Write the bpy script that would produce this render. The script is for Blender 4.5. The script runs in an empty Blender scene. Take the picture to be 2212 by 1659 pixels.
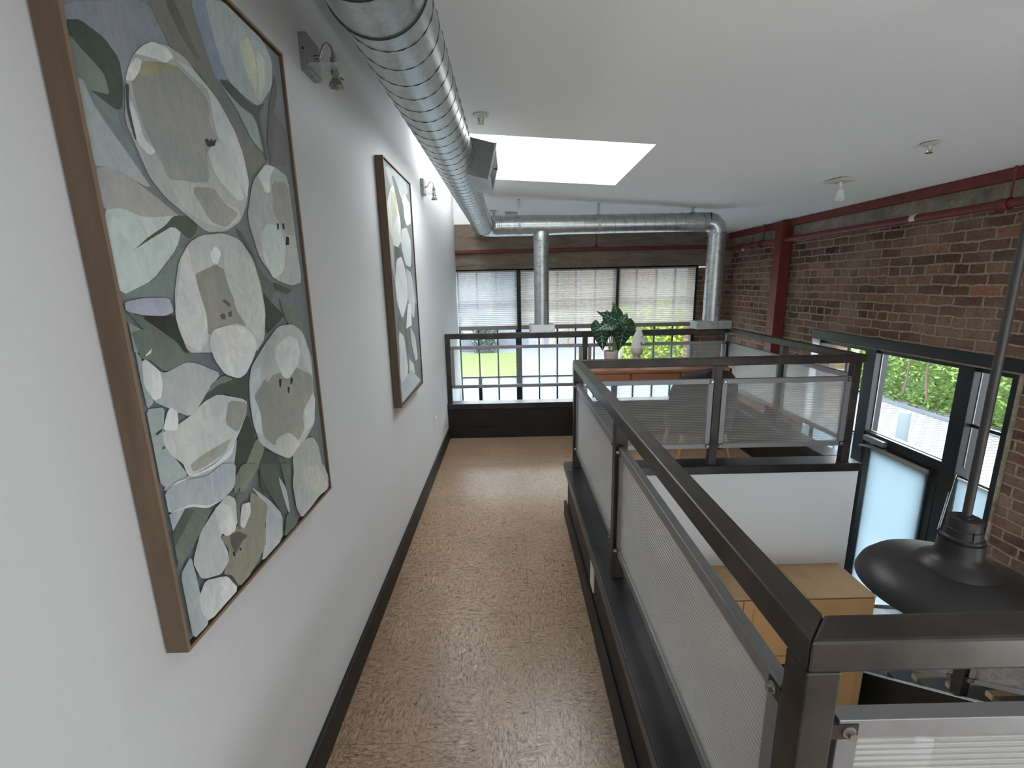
import bpy, bmesh, math, random
from mathutils import Vector, Matrix, noise
random.seed(7)
C = bpy.context.scene.collection
S = bpy.context.scene
PI = math.pi
# ------------------------------------------------------------------ camera
cam_d = bpy.data.cameras.new('camera'); cam = bpy.data.objects.new('camera', cam_d); C.objects.link(cam)
cam_d.sensor_width = 36.0; cam_d.lens = 16.107; cam_d.clip_start = 0.02; cam_d.clip_end = 200
def cam_matrix(yaw, pit, rol):
    R0 = Matrix(((1,0,0),(0,0,-1),(0,1,0)))
    Rz = Matrix(((math.cos(yaw), math.sin(yaw), 0),(-math.sin(yaw), math.cos(yaw), 0),(0,0,1)))
    c, s = math.cos(pit), math.sin(pit); Rx = Matrix(((1,0,0),(0,c,-s),(0,s,c)))
    c, s = math.cos(rol), math.sin(rol); Rr = Matrix(((c,-s,0),(s,c,0),(0,0,1)))
    R = Rr @ Rx @ R0 @ Rz
    r, d, f = R[0], R[1], R[2]
    return Matrix(((r[0],-d[0],-f[0],0),(r[1],-d[1],-f[1],0),(r[2],-d[2],-f[2],0),(0,0,0,1)))
cam.matrix_world = cam_matrix(-.0017, .2146, -.02163)
S.camera = cam
# ------------------------------------------------------------------ world, lights, exposure
S.view_settings.view_transform = 'Standard'; S.view_settings.look = 'None'
S.view_settings.gamma = 1; S.view_settings.use_curve_mapping = False
S.view_settings.exposure = 0.75
S.cycles.transparent_max_bounces = 24; S.cycles.max_bounces = 8; S.cycles.diffuse_bounces = 5
S.cycles.sample_clamp_indirect = 6.0
S.cycles.use_denoising = True
w = bpy.data.worlds.new('sky'); S.world = w; w.use_nodes = True
nt = w.node_tree; bg = nt.nodes['Background']
bg.inputs[0].default_value = (.86, .93, 1.0, 1); bg.inputs[1].default_value = 7.0
def area_light(name, loc, rot, sx, sy, power, col=(1,1,1)):
    l = bpy.data.lights.new(name, 'AREA'); l.shape = 'RECTANGLE'; l.size = sx; l.size_y = sy; l.energy = power; l.color = col
    o = bpy.data.objects.new(name, l); C.objects.link(o); o.location = loc; o.rotation_euler = rot
    return o
# skylight and wall slot first; the lamps after them are added, unseen fill
area_light('skylight_and_fill', (.18, 2.98, 1.09), (0,0,0), 1.1, .85, 15, (.95,.98,1))
area_light('skylight_and_fill', (-.53, 4.45, 1.17), (0,0,0), .18, 1.9, 4.5, (.97,.98,1))
area_light('skylight_and_fill', (1.3, -1.6, .60), (0,0,0), 1.4, 1.2, 14, (.95,.98,1))  # added overhead fill behind the camera, no skylight known there
area_light('rear_fill', (1.1, -2.9, -1.25), (math.radians(150),0,0), 3.0, .9, 36, (.90,.96,1))  # unseen fill aimed up to lift the ceiling; no rear window exists
area_light('lower_fill', (.50, 1.55, -2.15), (0,math.radians(-118),0), .8, 2.0, 8, (.93,.97,1))  # added fill under the walkway to brighten ceiling and brick
area_light('lower_fill', (1.35, .64, -2.15), (math.radians(112),0,0), 1.5, .7, 4, (.93,.97,1))  # added fill under the landing, without any window of its own
area_light('side_fill', (2.62, -.9, -1.3), (0,math.radians(145),0), .7, 2.4, 34, (.90,.96,1))  # unseen uplight added to the right behind the camera, no window there

# ------------------------------------------------------------------ materials
def mat(name):
    m = bpy.data.materials.new(name); m.use_nodes = True
    n = m.node_tree; b = n.nodes['Principled BSDF']
    return m, n, b
def sset(b, **k):
    for a, v in k.items():
        key = {'rough':'Roughness','metal':'Metallic','spec':'Specular IOR Level','alpha':'Alpha','trans':'Transmission Weight','ior':'IOR','coat':'Coat Weight','sheen':'Sheen Weight'}[a]
        b.inputs[key].default_value = v
def N(n, t, **k):
    x = n.nodes.new(t)
    for a, v in k.items(): setattr(x, a, v)
    return x
def ramp(n, fac, stops):
    r = N(n, 'ShaderNodeValToRGB'); n.links.new(fac, r.inputs[0])
    e = r.color_ramp.elements
    e[0].position = stops[0][0]; e[0].color = (*stops[0][1], 1)
    e[1].position = stops[-1][0]; e[1].color = (*stops[-1][1], 1)
    for p, c in stops[1:-1]:
        q = e.new(p); q.color = (*c, 1)
    return r
def coords(n, scale=(1,1,1), rot=(0,0,0)):
    t = N(n, 'ShaderNodeTexCoord'); mp = N(n, 'ShaderNodeMapping'); g = N(n, 'ShaderNodeNewGeometry')
    n.links.new(g.outputs['Position'], mp.inputs[0]); mp.inputs['Scale'].default_value = scale; mp.inputs['Rotation'].default_value = rot
    return mp.outputs[0]
def noise_tex(n, vec, scale, detail=4, rough=.55, dist=0):
    t = N(n, 'ShaderNodeTexNoise'); n.links.new(vec, t.inputs['Vector'])
    t.inputs['Scale'].default_value = scale; t.inputs['Detail'].default_value = detail
    t.inputs['Roughness'].default_value = rough; t.inputs['Distortion'].default_value = dist
    return t
def bump(n, b, h, strength=.2, dist=.01):
    x = N(n, 'ShaderNodeBump'); x.inputs['Strength'].default_value = strength; x.inputs['Distance'].default_value = dist
    n.links.new(h, x.inputs['Height']); n.links.new(x.outputs[0], b.inputs['Normal'])
def mix(n, fac, a, b, blend='MIX'):
    x = N(n, 'ShaderNodeMix', data_type='RGBA', blend_type=blend)
    for s, v in ((x.inputs[0], fac), (x.inputs[6], a), (x.inputs[7], b)):
        if hasattr(v, 'is_linked') or hasattr(v, 'links'): n.links.new(v, s)
        elif isinstance(v, (tuple, list)): s.default_value = (*v, 1) if len(v) == 3 else v
        else: s.default_value = v
    return x.outputs[2]
def plain(name, col, rough=.5, metal=0, spec=.5, nscale=0, namp=.15, bumps=0, stretch=(1,1,1), emit=None):
    m, n, b = mat(name); sset(b, rough=rough, metal=metal, spec=spec)
    if nscale:
        t = noise_tex(n, coords(n, stretch), nscale, 5)
        lo = tuple(c*(1-namp) for c in col); hi = tuple(min(1, c*(1+namp)) for c in col)
        r = ramp(n, t.outputs[0], [(.3, lo), (.7, hi)]); n.links.new(r.outputs[0], b.inputs['Base Color'])
        if bumps: bump(n, b, t.outputs[0], bumps, .002)
    else: b.inputs['Base Color'].default_value = (*col, 1)
    if emit: b.inputs['Emission Color'].default_value = (*col, 1); b.inputs['Emission Strength'].default_value = emit
    return m
M = {}
M['wall'] = plain('white_wall_paint', (.72,.735,.74), .75, spec=.25, nscale=60, namp=.012, bumps=.05)
M['ceiling'] = plain('white_ceiling_paint', (.79,.79,.775), .9, spec=.1, nscale=90, namp=.015)
M['steel'] = plain('raw_blackened_steel', (.045,.038,.032), .38, .35, nscale=9, namp=.45, stretch=(1,1,1))
M['black'] = plain('black_painted_board', (.012,.0105,.0095), .5, 0, .35, nscale=6, namp=.3)
M['cap'] = plain('dark_steel_cap', (.035,.035,.037), .3, .4, .5, nscale=5, namp=.5)
M['frame'] = plain('black_window_frame', (.010,.011,.012), .38, 0, .45)
M['alu'] = plain('mill_aluminium', (.27,.27,.275), .42, .55, nscale=30, namp=.06)
M['screw'] = plain('zinc_bolt', (.45,.44,.42), .3, .9)
M['red'] = plain('oxide_red_paint', (.150,.026,.020), .5, 0, .4, nscale=14, namp=.2)
M['dust'] = plain('dusty_ledge', (.17,.14,.11), .8, nscale=20, namp=.3)
M['chrome'] = plain('brushed_nickel', (.42,.40,.38), .2, 1.0)
M['plate'] = plain('grey_metal_backplate', (.30,.30,.30), .38, .6, nscale=20, namp=.1)
M['white'] = plain('white_plastic', (.8,.79,.77), .4)
M['cream'] = plain('cream_fixture', (.55,.54,.48), .5)
M['lamp'] = plain('dark_grey_enamel', (.035,.034,.033), .42, .25, .5)
M['rod'] = plain('lamp_rod', (.07,.065,.062), .4, .4)
M['maple'] = plain('maple_cabinet', (.45,.265,.115), .42, 0, .4, nscale=7, namp=.08, stretch=(1,1,.15))
M['carton'] = plain('dusty_cabinet_top', (.36,.235,.125), .8, nscale=10, namp=.08)
M['walnut'] = plain('walnut_veneer', (.27,.11,.055), .4, 0, .4, nscale=6, namp=.18, stretch=(.3,4,4))
M['oakleg'] = plain('beech_leg', (.42,.25,.13), .45)
M['chairfab'] = plain('black_velvet', (.018,.017,.018), .7, 0, .3, nscale=40, namp=.5)
M['pot'] = plain('stoneware_pot', (.52,.45,.40), .6, nscale=30, namp=.05)
M['soil'] = plain('soil', (.03,.02,.015), .9)
M['leaf'] = plain('dark_green_leaf', (.012,.052,.024), .35, 0, .5, nscale=25, namp=.35)
M['vein'] = plain('pale_leaf_vein', (.36,.58,.38), .45)
M['stalk'] = plain('leaf_stalk', (.18,.20,.06), .5)
M['marble'] = plain('white_ceramic', (.68,.67,.66), .3, nscale=8, namp=.06)
M['artframe'] = plain('brown_wood_frame', (.115,.078,.052), .55, 0, .3, nscale=9, namp=.16, stretch=(6,6,.4))
M['artedge'] = plain('light_frame_edge', (.27,.185,.12), .55, nscale=9, namp=.15, stretch=(6,6,.4))
M['artline'] = plain('shadow_gap', (.01,.01,.01), .8)
M['galv_box'] = plain('galvanised_sheet_box', (.42,.45,.45), .42, .6, nscale=16, namp=.14)
M['darkgalv'] = plain('galvanised_shaded_side', (.16,.165,.16), .4, .7, nscale=16, namp=.1)
M['seam'] = plain('duct_seam', (.035,.04,.04), .5, .5)
M['tan'] = plain('shade_rail', (.30,.265,.225), .6)
M['tread'] = plain('tan_tread', (.50,.37,.21), .6, nscale=60, namp=.1)
M['grit'] = plain('dark_grip_strip', (.12,.12,.125), .45, nscale=300, namp=.5, bumps=.3)
M['stringer'] = plain('pale_stringer_edge', (.55,.56,.55), .5)
M['concrete_ext'] = plain('outdoor_concrete', (0.143,0.148,0.157), .9, nscale=3, namp=.1)
M['lawn'] = plain('lawn', (0.120,0.160,0.040), .9, nscale=40, namp=.25)
M['bluewall'] = plain('blue_grey_siding', (0.097,0.111,0.131), .8, nscale=3, namp=.1)
M['paleblue'] = plain('pale_lavender_siding', (0.166,0.166,0.188), .8, nscale=3, namp=.06)
M['pinkwall'] = plain('pale_pink_poster', (0.205,0.171,0.166), .8, nscale=12, namp=.1)
M['salmon'] = plain('salmon_pilaster', (0.188,0.120,0.100), .8)
M['mural'] = plain('faded_mural', (0.131,0.140,0.120), .8, nscale=9, namp=.45)
M['yellowsign'] = plain('pale_yellow_board', (0.228,0.205,0.114), .7)
M['hedgedark'] = plain('dark_shrub', (0.051,0.071,0.063), .9, nscale=25, namp=.5)
M['signwhite'] = plain('white_sign', (0.271,0.274,0.277), .6)
M['ink'] = plain('sign_ink', (.12,.16,.20), .7)
M['inkp'] = plain('lavender_ink', (.25,.22,.40), .7)
M['timber'] = plain('raw_timber', (0.205,0.148,0.091), .8, nscale=4, namp=.1)
M['whiteext'] = plain('white_painted_siding', (0.223,0.234,0.239), .8)
M['pinkext'] = plain('pink_painted_rail', (0.177,0.120,0.120), .8)
M['bollard'] = plain('grey_blue_bollard', (0.120,0.148,0.160), .7)
M['branch'] = plain('bare_branch', (0.086,0.057,0.040), .9)
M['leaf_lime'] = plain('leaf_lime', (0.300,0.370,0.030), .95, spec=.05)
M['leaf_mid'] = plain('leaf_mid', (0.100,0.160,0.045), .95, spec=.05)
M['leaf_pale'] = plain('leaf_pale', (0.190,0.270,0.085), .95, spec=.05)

def glass_mat():
    m = bpy.data.materials.new('window_glass'); m.use_nodes = True; n = m.node_tree; n.nodes.clear()
    o = N(n,'ShaderNodeOutputMaterial'); t = N(n,'ShaderNodeBsdfTransparent'); g = N(n,'ShaderNodeBsdfGlossy'); x = N(n,'ShaderNodeMixShader'); lw = N(n,'ShaderNodeLayerWeight'); p_ = N(n,'ShaderNodeMath', operation='POWER'); p_.inputs[1].default_value = 5; n.links.new(lw.outputs['Facing'], p_.inputs[0]); lw.inputs[0].default_value = .5
    f = N(n,'ShaderNodeMath', operation='MULTIPLY_ADD'); n.links.new(p_.outputs[0], f.inputs[0]); f.inputs[1].default_value = .8; f.inputs[2].default_value = .05
    g.inputs['Roughness'].default_value = .02; t.inputs[0].default_value = (.93,.96,.95,1)
    n.links.new(f.outputs[0], x.inputs[0]); n.links.new(t.outputs[0], x.inputs[1]); n.links.new(g.outputs[0], x.inputs[2]); n.links.new(x.outputs[0], o.inputs[0])
    return m
M['glass'] = glass_mat()
def sheer_mat(name, col, transp, transl, rough_diff=.0):
    """fabric or film: part light straight through, part scattered through, part reflected"""
    m = bpy.data.materials.new(name); m.use_nodes = True; n = m.node_tree; n.nodes.clear()
    o = N(n,'ShaderNodeOutputMaterial'); t = N(n,'ShaderNodeBsdfTransparent'); tl = N(n,'ShaderNodeBsdfTranslucent'); d = N(n,'ShaderNodeBsdfDiffuse')
    x = N(n,'ShaderNodeMixShader'); y = N(n,'ShaderNodeMixShader')
    for q in (t, tl, d): q.inputs[0].default_value = (*col, 1)
    x.inputs[0].default_value = transl; y.inputs[0].default_value = transp
    n.links.new(d.outputs[0], x.inputs[1]); n.links.new(tl.outputs[0], x.inputs[2])
    n.links.new(x.outputs[0], y.inputs[1]); n.links.new(t.outputs[0], y.inputs[2]); n.links.new(y.outputs[0], o.inputs[0])
    return m
M['shade'] = sheer_mat('pleated_shade_fabric', (.46,.43,.39), .30, .72)
M['shade2'] = sheer_mat('pleated_shade_fabric_white', (.48,.48,.49), .30, .75)
M['roller'] = sheer_mat('pale_roller_shade', (.20,.26,.30), .05, .75)
M['film'] = sheer_mat('frosted_film', (.36,.45,.49), .08, .9)
def poly_mat(name, tcol, face_op, glossy):
    m = bpy.data.materials.new(name); m.use_nodes = True; n = m.node_tree; n.nodes.clear()
    o = N(n,'ShaderNodeOutputMaterial'); t = N(n,'ShaderNodeBsdfTransparent'); tl = N(n,'ShaderNodeBsdfTranslucent'); d = N(n,'ShaderNodeBsdfDiffuse'); g = N(n,'ShaderNodeBsdfGlossy')
    t.inputs[0].default_value = (*tcol,1); tl.inputs[0].default_value = (.88,.87,.85,1); d.inputs[0].default_value = (.74,.72,.69,1)
    g.inputs['Roughness'].default_value = .24; g.inputs[0].default_value = (.9,.9,.9,1)
    a = N(n,'ShaderNodeMixShader'); a.inputs[0].default_value = .5; n.links.new(tl.outputs[0], a.inputs[1]); n.links.new(d.outputs[0], a.inputs[2])
    lw = N(n,'ShaderNodeLayerWeight'); lw.inputs[0].default_value = .5
    mr = N(n,'ShaderNodeMapRange'); mr.inputs['From Min'].default_value = .0; mr.inputs['From Max'].default_value = .8; mr.inputs['To Min'].default_value = face_op; mr.inputs['To Max'].default_value = .55
    n.links.new(lw.outputs['Facing'], mr.inputs[0])
    b = N(n,'ShaderNodeMixShader'); n.links.new(mr.outputs[0], b.inputs[0]); n.links.new(t.outputs[0], b.inputs[1]); n.links.new(a.outputs[0], b.inputs[2])
    c = N(n,'ShaderNodeMixShader'); p_ = N(n,'ShaderNodeMath', operation='POWER'); p_.inputs[1].default_value = 4; n.links.new(lw.outputs['Facing'], p_.inputs[0])
    f = N(n,'ShaderNodeMath', operation='MULTIPLY_ADD'); n.links.new(p_.outputs[0], f.inputs[0]); f.inputs[1].default_value = .8; f.inputs[2].default_value = .05
    mm = N(n,'ShaderNodeMath', operation='MULTIPLY'); mm.inputs[1].default_value = glossy; n.links.new(f.outputs[0], mm.inputs[0])
    gp = N(n,'ShaderNodeNewGeometry'); sp_ = N(n,'ShaderNodeSeparateXYZ'); n.links.new(gp.outputs['Position'], sp_.inputs[0])
    w1 = N(n,'ShaderNodeMath', operation='MULTIPLY'); w1.inputs[1].default_value = 2*PI/.0105; n.links.new(sp_.outputs[2], w1.inputs[0])
    w2 = N(n,'ShaderNodeMath', operation='SINE'); n.links.new(w1.outputs[0], w2.inputs[0])
    bp = N(n,'ShaderNodeBump'); bp.inputs['Strength'].default_value = 1.0; bp.inputs['Distance'].default_value = .0022; n.links.new(w2.outputs[0], bp.inputs['Height'])
    if name.endswith('skin'):
        for q_ in (g, d, tl): n.links.new(bp.outputs[0], q_.inputs['Normal'])
    n.links.new(mm.outputs[0], c.inputs[0]); n.links.new(b.outputs[0], c.inputs[1]); n.links.new(g.outputs[0], c.inputs[2]); n.links.new(c.outputs[0], o.inputs[0])
    return m
M['poly'] = poly_mat('polycarbonate_skin', (.97,.98,.98), .05, .8)
M['rib'] = poly_mat('polycarbonate_rib', (.80,.80,.80), .80, .25)

def floor_mat():
    m, n, b = mat('strand_board_floor')
    v = coords(n)
    def strands(sx, sy, rot, sc):
        vv = coords(n, (sx, sy, 1), (0,0,rot)); return noise_tex(n, vv, sc, 3, .6, 1.2)
    a = strands(1, 3.2, .2, 38); c = strands(3.0, 1, -.3, 42); sel = noise_tex(n, v, 5.5, 2)
    rs = ramp(n, sel.outputs[0], [(.46,(0,0,0)),(.54,(1,1,1))])
    h = mix(n, rs.outputs[0], a.outputs[0], c.outputs[0])
    base = ramp(n, h, [(.28,(.085,.056,.036)),(.44,(.235,.160,.103)),(.56,(.36,.255,.165)),(.72,(.58,.43,.275))])
    sp = noise_tex(n, coords(n,(1,2.2,1),(0,0,.5)), 75, 2, .5, .4); spr = ramp(n, sp.outputs[0], [(.27,(.25,.2,.17)),(.33,(1,1,1))])
    col = mix(n, 1.0, base.outputs[0], spr.outputs[0], 'MULTIPLY')
    big = noise_tex(n, v, 2.2, 3); br = ramp(n, big.outputs[0], [(.3,(.86,.82,.82)),(.7,(1.08,1.05,1.0))])
    col = mix(n, 1.0, col, br.outputs[0], 'MULTIPLY')
    # seams of the 0.61 m tiles
    sep = N(n,'ShaderNodeSeparateXYZ'); n.links.new(v, sep.inputs[0])
    prev = None
    for ax, off in ((0, .06), (1, 1.25)):
        s1 = N(n,'ShaderNodeMath', operation='SUBTRACT'); n.links.new(sep.outputs[ax], s1.inputs[0]); s1.inputs[1].default_value = off
        s2 = N(n,'ShaderNodeMath', operation='WRAP'); n.links.new(s1.outputs[0], s2.inputs[0]); s2.inputs[1].default_value = .305; s2.inputs[2].default_value = -.305
        s3 = N(n,'ShaderNodeMath', operation='ABSOLUTE'); n.links.new(s2.outputs[0], s3.inputs[0])
        s4 = N(n,'ShaderNodeMath', operation='LESS_THAN'); n.links.new(s3.outputs[0], s4.inputs[0]); s4.inputs[1].default_value = .0011
        if prev is None: prev = s4.outputs[0]
        else:
            mx = N(n,'ShaderNodeMath', operation='MAXIMUM'); n.links.new(prev, mx.inputs[0]); n.links.new(s4.outputs[0], mx.inputs[1]); prev = mx.outputs[0]
    br2 = noise_tex(n, v, 7, 2); brr = ramp(n, br2.outputs[0], [(.42,(0,0,0)),(.5,(.6,.6,.6))])
    mm = N(n,'ShaderNodeMath', operation='MULTIPLY'); n.links.new(prev, mm.inputs[0]); n.links.new(brr.outputs[0], mm.inputs[1])
    col = mix(n, mm.outputs[0], col, (.05,.035,.025))
    n.links.new(col, b.inputs['Base Color'])
    sset(b, rough=.34, spec=.5)
    rr = ramp(n, h, [(.3,(.38,.38,.38)),(.7,(.22,.22,.22))]); n.links.new(rr.outputs[0], b.inputs['Roughness'])
    bump(n, b, h, .12, .002)
    return m
M['floor'] = floor_mat()

def brick_mat(name, axis):
    m, n, b = mat(name)
    g = N(n,'ShaderNodeNewGeometry'); sp = N(n,'ShaderNodeSeparateXYZ'); n.links.new(g.outputs['Position'], sp.inputs[0])
    cb = N(n,'ShaderNodeCombineXYZ'); n.links.new(sp.outputs[axis], cb.inputs[0]); n.links.new(sp.outputs[2], cb.inputs[1])
    wob = noise_tex(n, cb.outputs[0], 9, 3); 
    vs = N(n,'ShaderNodeVectorMath', operation='SUBTRACT'); n.links.new(wob.outputs['Color'], vs.inputs[0]); vs.inputs[1].default_value = (.5,.5,.5)
    sc = N(n,'ShaderNodeVectorMath', operation='SCALE'); n.links.new(vs.outputs[0], sc.inputs[0]); sc.inputs['Scale'].default_value = .028
    ad = N(n,'ShaderNodeVectorMath', operation='ADD'); n.links.new(cb.outputs[0], ad.inputs[0]); n.links.new(sc.outputs[0], ad.inputs[1])
    def brick(c1, c2, mo, offs):
        t = N(n,'ShaderNodeTexBrick'); n.links.new(ad.outputs[0], t.inputs[0])
        t.inputs['Scale'].default_value = 1; t.inputs['Mortar Size'].default_value = .0075; t.inputs['Mortar Smooth'].default_value = .35
        t.inputs['Brick Width'].default_value = .175; t.inputs['Row Height'].default_value = .0625; t.inputs['Bias'].default_value = offs
        t.offset_frequency = 2; t.squash = .55; t.squash_frequency = 5
        t.inputs['Color1'].default_value = (*c1,1); t.inputs['Color2'].default_value = (*c2,1); t.inputs['Mortar'].default_value = (*mo,1)
        return t
    t = brick((.095,.050,.036), (.215,.120,.085), (.30,.24,.185), -.1)
    t2 = brick((0,0,0), (1,1,1), (.5,.5,.5), 0)
    odd = ramp(n, t2.outputs['Color'], [(.0,(.5,.55,.6)),(.03,(.6,.63,.66)),(.06,(1,1,1)),(.95,(1,1,1)),(.99,(1.35,1.2,1.05)),(1.,(1.45,1.25,1.05))])
    isb = N(n,'ShaderNodeMath', operation='SUBTRACT'); isb.inputs[0].default_value = 1; n.links.new(t.outputs['Fac'], isb.inputs[1])
    col = mix(n, isb.outputs[0], t.outputs['Color'], mix(n, 1.0, t.outputs['Color'], odd.outputs[0], 'MULTIPLY'))
    gr = noise_tex(n, ad.outputs[0], 55, 4); grr = ramp(n, gr.outputs[0], [(.3,(.68,.66,.64)),(.7,(1.25,1.2,1.16))])
    col = mix(n, 1.0, col, grr.outputs[0], 'MULTIPLY')
    st = noise_tex(n, cb.outputs[0], 2.3, 6, .65); str_ = ramp(n, st.outputs[0], [(.44,(0,0,0)),(.70,(.72,.72,.72))])
    col = mix(n, str_.outputs[0], col, (.27,.205,.155))
    st2 = noise_tex(n, cb.outputs[0], 4.3, 8, .75); s2 = ramp(n, st2.outputs[0], [(.64,(0,0,0)),(.72,(.8,.8,.8))])
    col = mix(n, s2.outputs[0], col, (.42,.38,.33))
    n.links.new(col, b.inputs['Base Color']); sset(b, rough=.85, spec=.2)
    hh = N(n,'ShaderNodeMath', operation='MULTIPLY_ADD'); n.links.new(t.outputs['Fac'], hh.inputs[0]); hh.inputs[1].default_value = -1.0; n.links.new(gr.outputs[0], hh.inputs[2])
    bump(n, b, hh.outputs[0], .8, .008)
    return m
M['brick_r'] = brick_mat('old_brick_side', 1); M['brick_f'] = brick_mat('old_brick_front', 0)
def conc_mat(name, stops, stretch):
    m, n, b = mat(name); v = coords(n, stretch)
    a = noise_tex(n, v, 7, 8, .7, .6); r = ramp(n, a.outputs[0], stops); f = noise_tex(n, coords(n), 60, 4)
    fr = ramp(n, f.outputs[0], [(.3,(.8,.8,.8)),(.7,(1.15,1.15,1.15))])
    n.links.new(mix(n, 1.0, r.outputs[0], fr.outputs[0], 'MULTIPLY'), b.inputs['Base Color']); sset(b, rough=.9, spec=.15)
    bump(n, b, a.outputs[0], .7, .01); return m
M['conc'] = conc_mat('rough_board_formed_concrete', [(.25,(.10,.07,.045)),(.42,(.20,.165,.12)),(.6,(.26,.22,.17)),(.75,(.42,.37,.30))], (.35,1,1.8))
M['concr'] = conc_mat('rough_concrete_band', [(.25,(.12,.10,.07)),(.45,(.26,.23,.175)),(.6,(.34,.305,.24)),(.75,(.46,.43,.35))], (1,.8,1.2))
def galv_mat():
    m, n, b = mat('galvanised_duct'); v = coords(n)
    a = noise_tex(n, v, 22, 4, .6); c = noise_tex(n, coords(n,(1,1,1)), 90, 2)
    mx = mix(n, .4, a.outputs[0], c.outputs[0])
    r = ramp(n, mx, [(.3,(.36,.39,.39)),(.7,(.60,.63,.63))]); n.links.new(r.outputs[0], b.inputs['Base Color'])
    rr = ramp(n, mx, [(.3,(.24,.24,.24)),(.7,(.42,.42,.42))]); n.links.new(rr.outputs[0], b.inputs['Roughness'])
    sset(b, metal=.92); bump(n, b, a.outputs[0], .06, .002); return m
M['galv'] = galv_mat()
def art_mat():
    m, n, b = mat('painted_canvas'); a = N(n,'ShaderNodeAttribute', attribute_name='paint')
    v = coords(n); t = noise_tex(n, coords(n,(1,1,.5),(.5,0,0)), 38, 5, .7, 1.4); r = ramp(n, t.outputs[0], [(.3,(.86,.87,.88)),(.7,(1.12,1.12,1.10))])
    t2 = noise_tex(n, v, 7, 3); r2 = ramp(n, t2.outputs[0], [(.35,(.90,.93,.95)),(.65,(1.07,1.05,1.0))])
    c = mix(n, 1.0, mix(n, 1.0, a.outputs['Color'], r.outputs[0], 'MULTIPLY'), r2.outputs[0], 'MULTIPLY')
    n.links.new(c, b.inputs['Base Color']); sset(b, rough=.6, spec=.3); bump(n, b, t.outputs[0], .15, .002); return m
M['art'] = art_mat()
def paving_mat():
    m, n, b = mat('street_pavers'); v = coords(n)
    t = N(n,'ShaderNodeTexBrick'); n.links.new(v, t.inputs[0]); t.inputs['Scale'].default_value = 1; t.inputs['Brick Width'].default_value = .30; t.inputs['Row Height'].default_value = .15; t.inputs['Mortar Size'].default_value = .018
    t.inputs['Color1'].default_value = (.19,.185,.185,1); t.inputs['Color2'].default_value = (.24,.235,.235,1); t.inputs['Mortar'].default_value = (.08,.08,.083,1)
    n.links.new(t.outputs[0], b.inputs['Base Color']); sset(b, rough=.9); return m
M['paving'] = paving_mat()
M['street'] = plain('pale_street', (0.171,0.182,0.194), .9, nscale=1.5, namp=.08)

# ------------------------------------------------------------------ mesh helpers
class MB:
    def __init__(s, f=None): s.v = []; s.f = []; s.mi = []; s.ms = []; s.fn = f; s.cur = 0
    def use(s, m):
        if m not in s.ms: s.ms.append(m)
        s.cur = s.ms.index(m); return s
    def add(s, vs, fs):
        k = len(s.v); s.v += [tuple(p) for p in vs]
        for f in fs: s.f.append([i+k for i in f]); s.mi.append(s.cur)
        return s
    def box(s, x0,x1,y0,y1,z0,z1):
        return s.add([(x0,y0,z0),(x1,y0,z0),(x1,y1,z0),(x0,y1,z0),(x0,y0,z1),(x1,y0,z1),(x1,y1,z1),(x0,y1,z1)],
                     [(0,3,2,1),(4,5,6,7),(0,1,5,4),(1,2,6,5),(2,3,7,6),(3,0,4,7)])
    def hexa(s, vs): return s.add(vs, [(0,3,2,1),(4,5,6,7),(0,1,5,4),(1,2,6,5),(2,3,7,6),(3,0,4,7)])
    def tube(s, pts, r, n=12, caps=True, close=False):
        pts = [Vector(p) for p in pts]; rs = r if isinstance(r, (list, tuple)) else [r]*len(pts)
        k = len(s.v); prev = None; up = None
        for i, p in enumerate(pts):
            a = pts[max(i-1,0)]; b = pts[min(i+1,len(pts)-1)]; t = (b-a).normalized()
            if up is None: up = Vector((0,0,1)) if abs(t.z) < .9 else Vector((1,0,0))
            x = t.cross(up).normalized(); up2 = x.cross(t).normalized(); up = up2
            for j in range(n):
                an = 2*PI*j/n; s.v.append(tuple(p + (x*math.cos(an) + up2*math.sin(an))*rs[i]))
        for i in range(len(pts)-1):
            for j in range(n):
                s.f.append([k+i*n+j, k+i*n+(j+1)%n, k+(i+1)*n+(j+1)%n, k+(i+1)*n+j]); s.mi.append(s.cur)
        if caps:
            s.f.append([k+j for j in range(n)][::-1]); s.mi.append(s.cur)
            e = k+(len(pts)-1)*n; s.f.append([e+j for j in range(n)]); s.mi.append(s.cur)
        return s
    def lathe(s, prof, c=(0,0,0), n=32, axis=2):
        k = len(s.v)
        for r, z in prof:
            for j in range(n):
                a = 2*PI*j/n; p = [r*math.cos(a), r*math.sin(a), z]
                if axis == 0: p = [z, p[0], p[1]]
                if axis == 1: p = [p[0], z, p[1]]
                s.v.append((c[0]+p[0], c[1]+p[1], c[2]+p[2]))
        for i in range(len(prof)-1):
            for j in range(n):
                s.f.append([k+i*n+j, k+i*n+(j+1)%n, k+(i+1)*n+(j+1)%n, k+(i+1)*n+j]); s.mi.append(s.cur)
        return s
    def build(s, name, m=None, parent=None, smooth=False, bevel=0, fix=True):
        vs = s.v if s.fn is None else [s.fn(p) for p in s.v]
        me = bpy.data.meshes.new(name); me.from_pydata(vs, [], s.f); 
        for q in (s.ms if s.ms else [m]): me.materials.append(M[q] if isinstance(q, str) else q)
        for i, p in enumerate(me.polygons): p.material_index = s.mi[i]; p.use_smooth = smooth
        if fix:
            bm = bmesh.new(); bm.from_mesh(me); bmesh.ops.recalc_face_normals(bm, faces=bm.faces); bm.to_mesh(me); bm.free()
        me.update(); o = bpy.data.objects.new(name, me); C.objects.link(o)
        if parent is not None: o.parent = parent
        if bevel:
            b = o.modifiers.new('bevel','BEVEL'); b.width = bevel; b.segments = 2; b.limit_method = 'ANGLE'; b.angle_limit = .6
        if smooth == 'auto':
            for p in me.polygons: p.use_smooth = True
        return o
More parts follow.
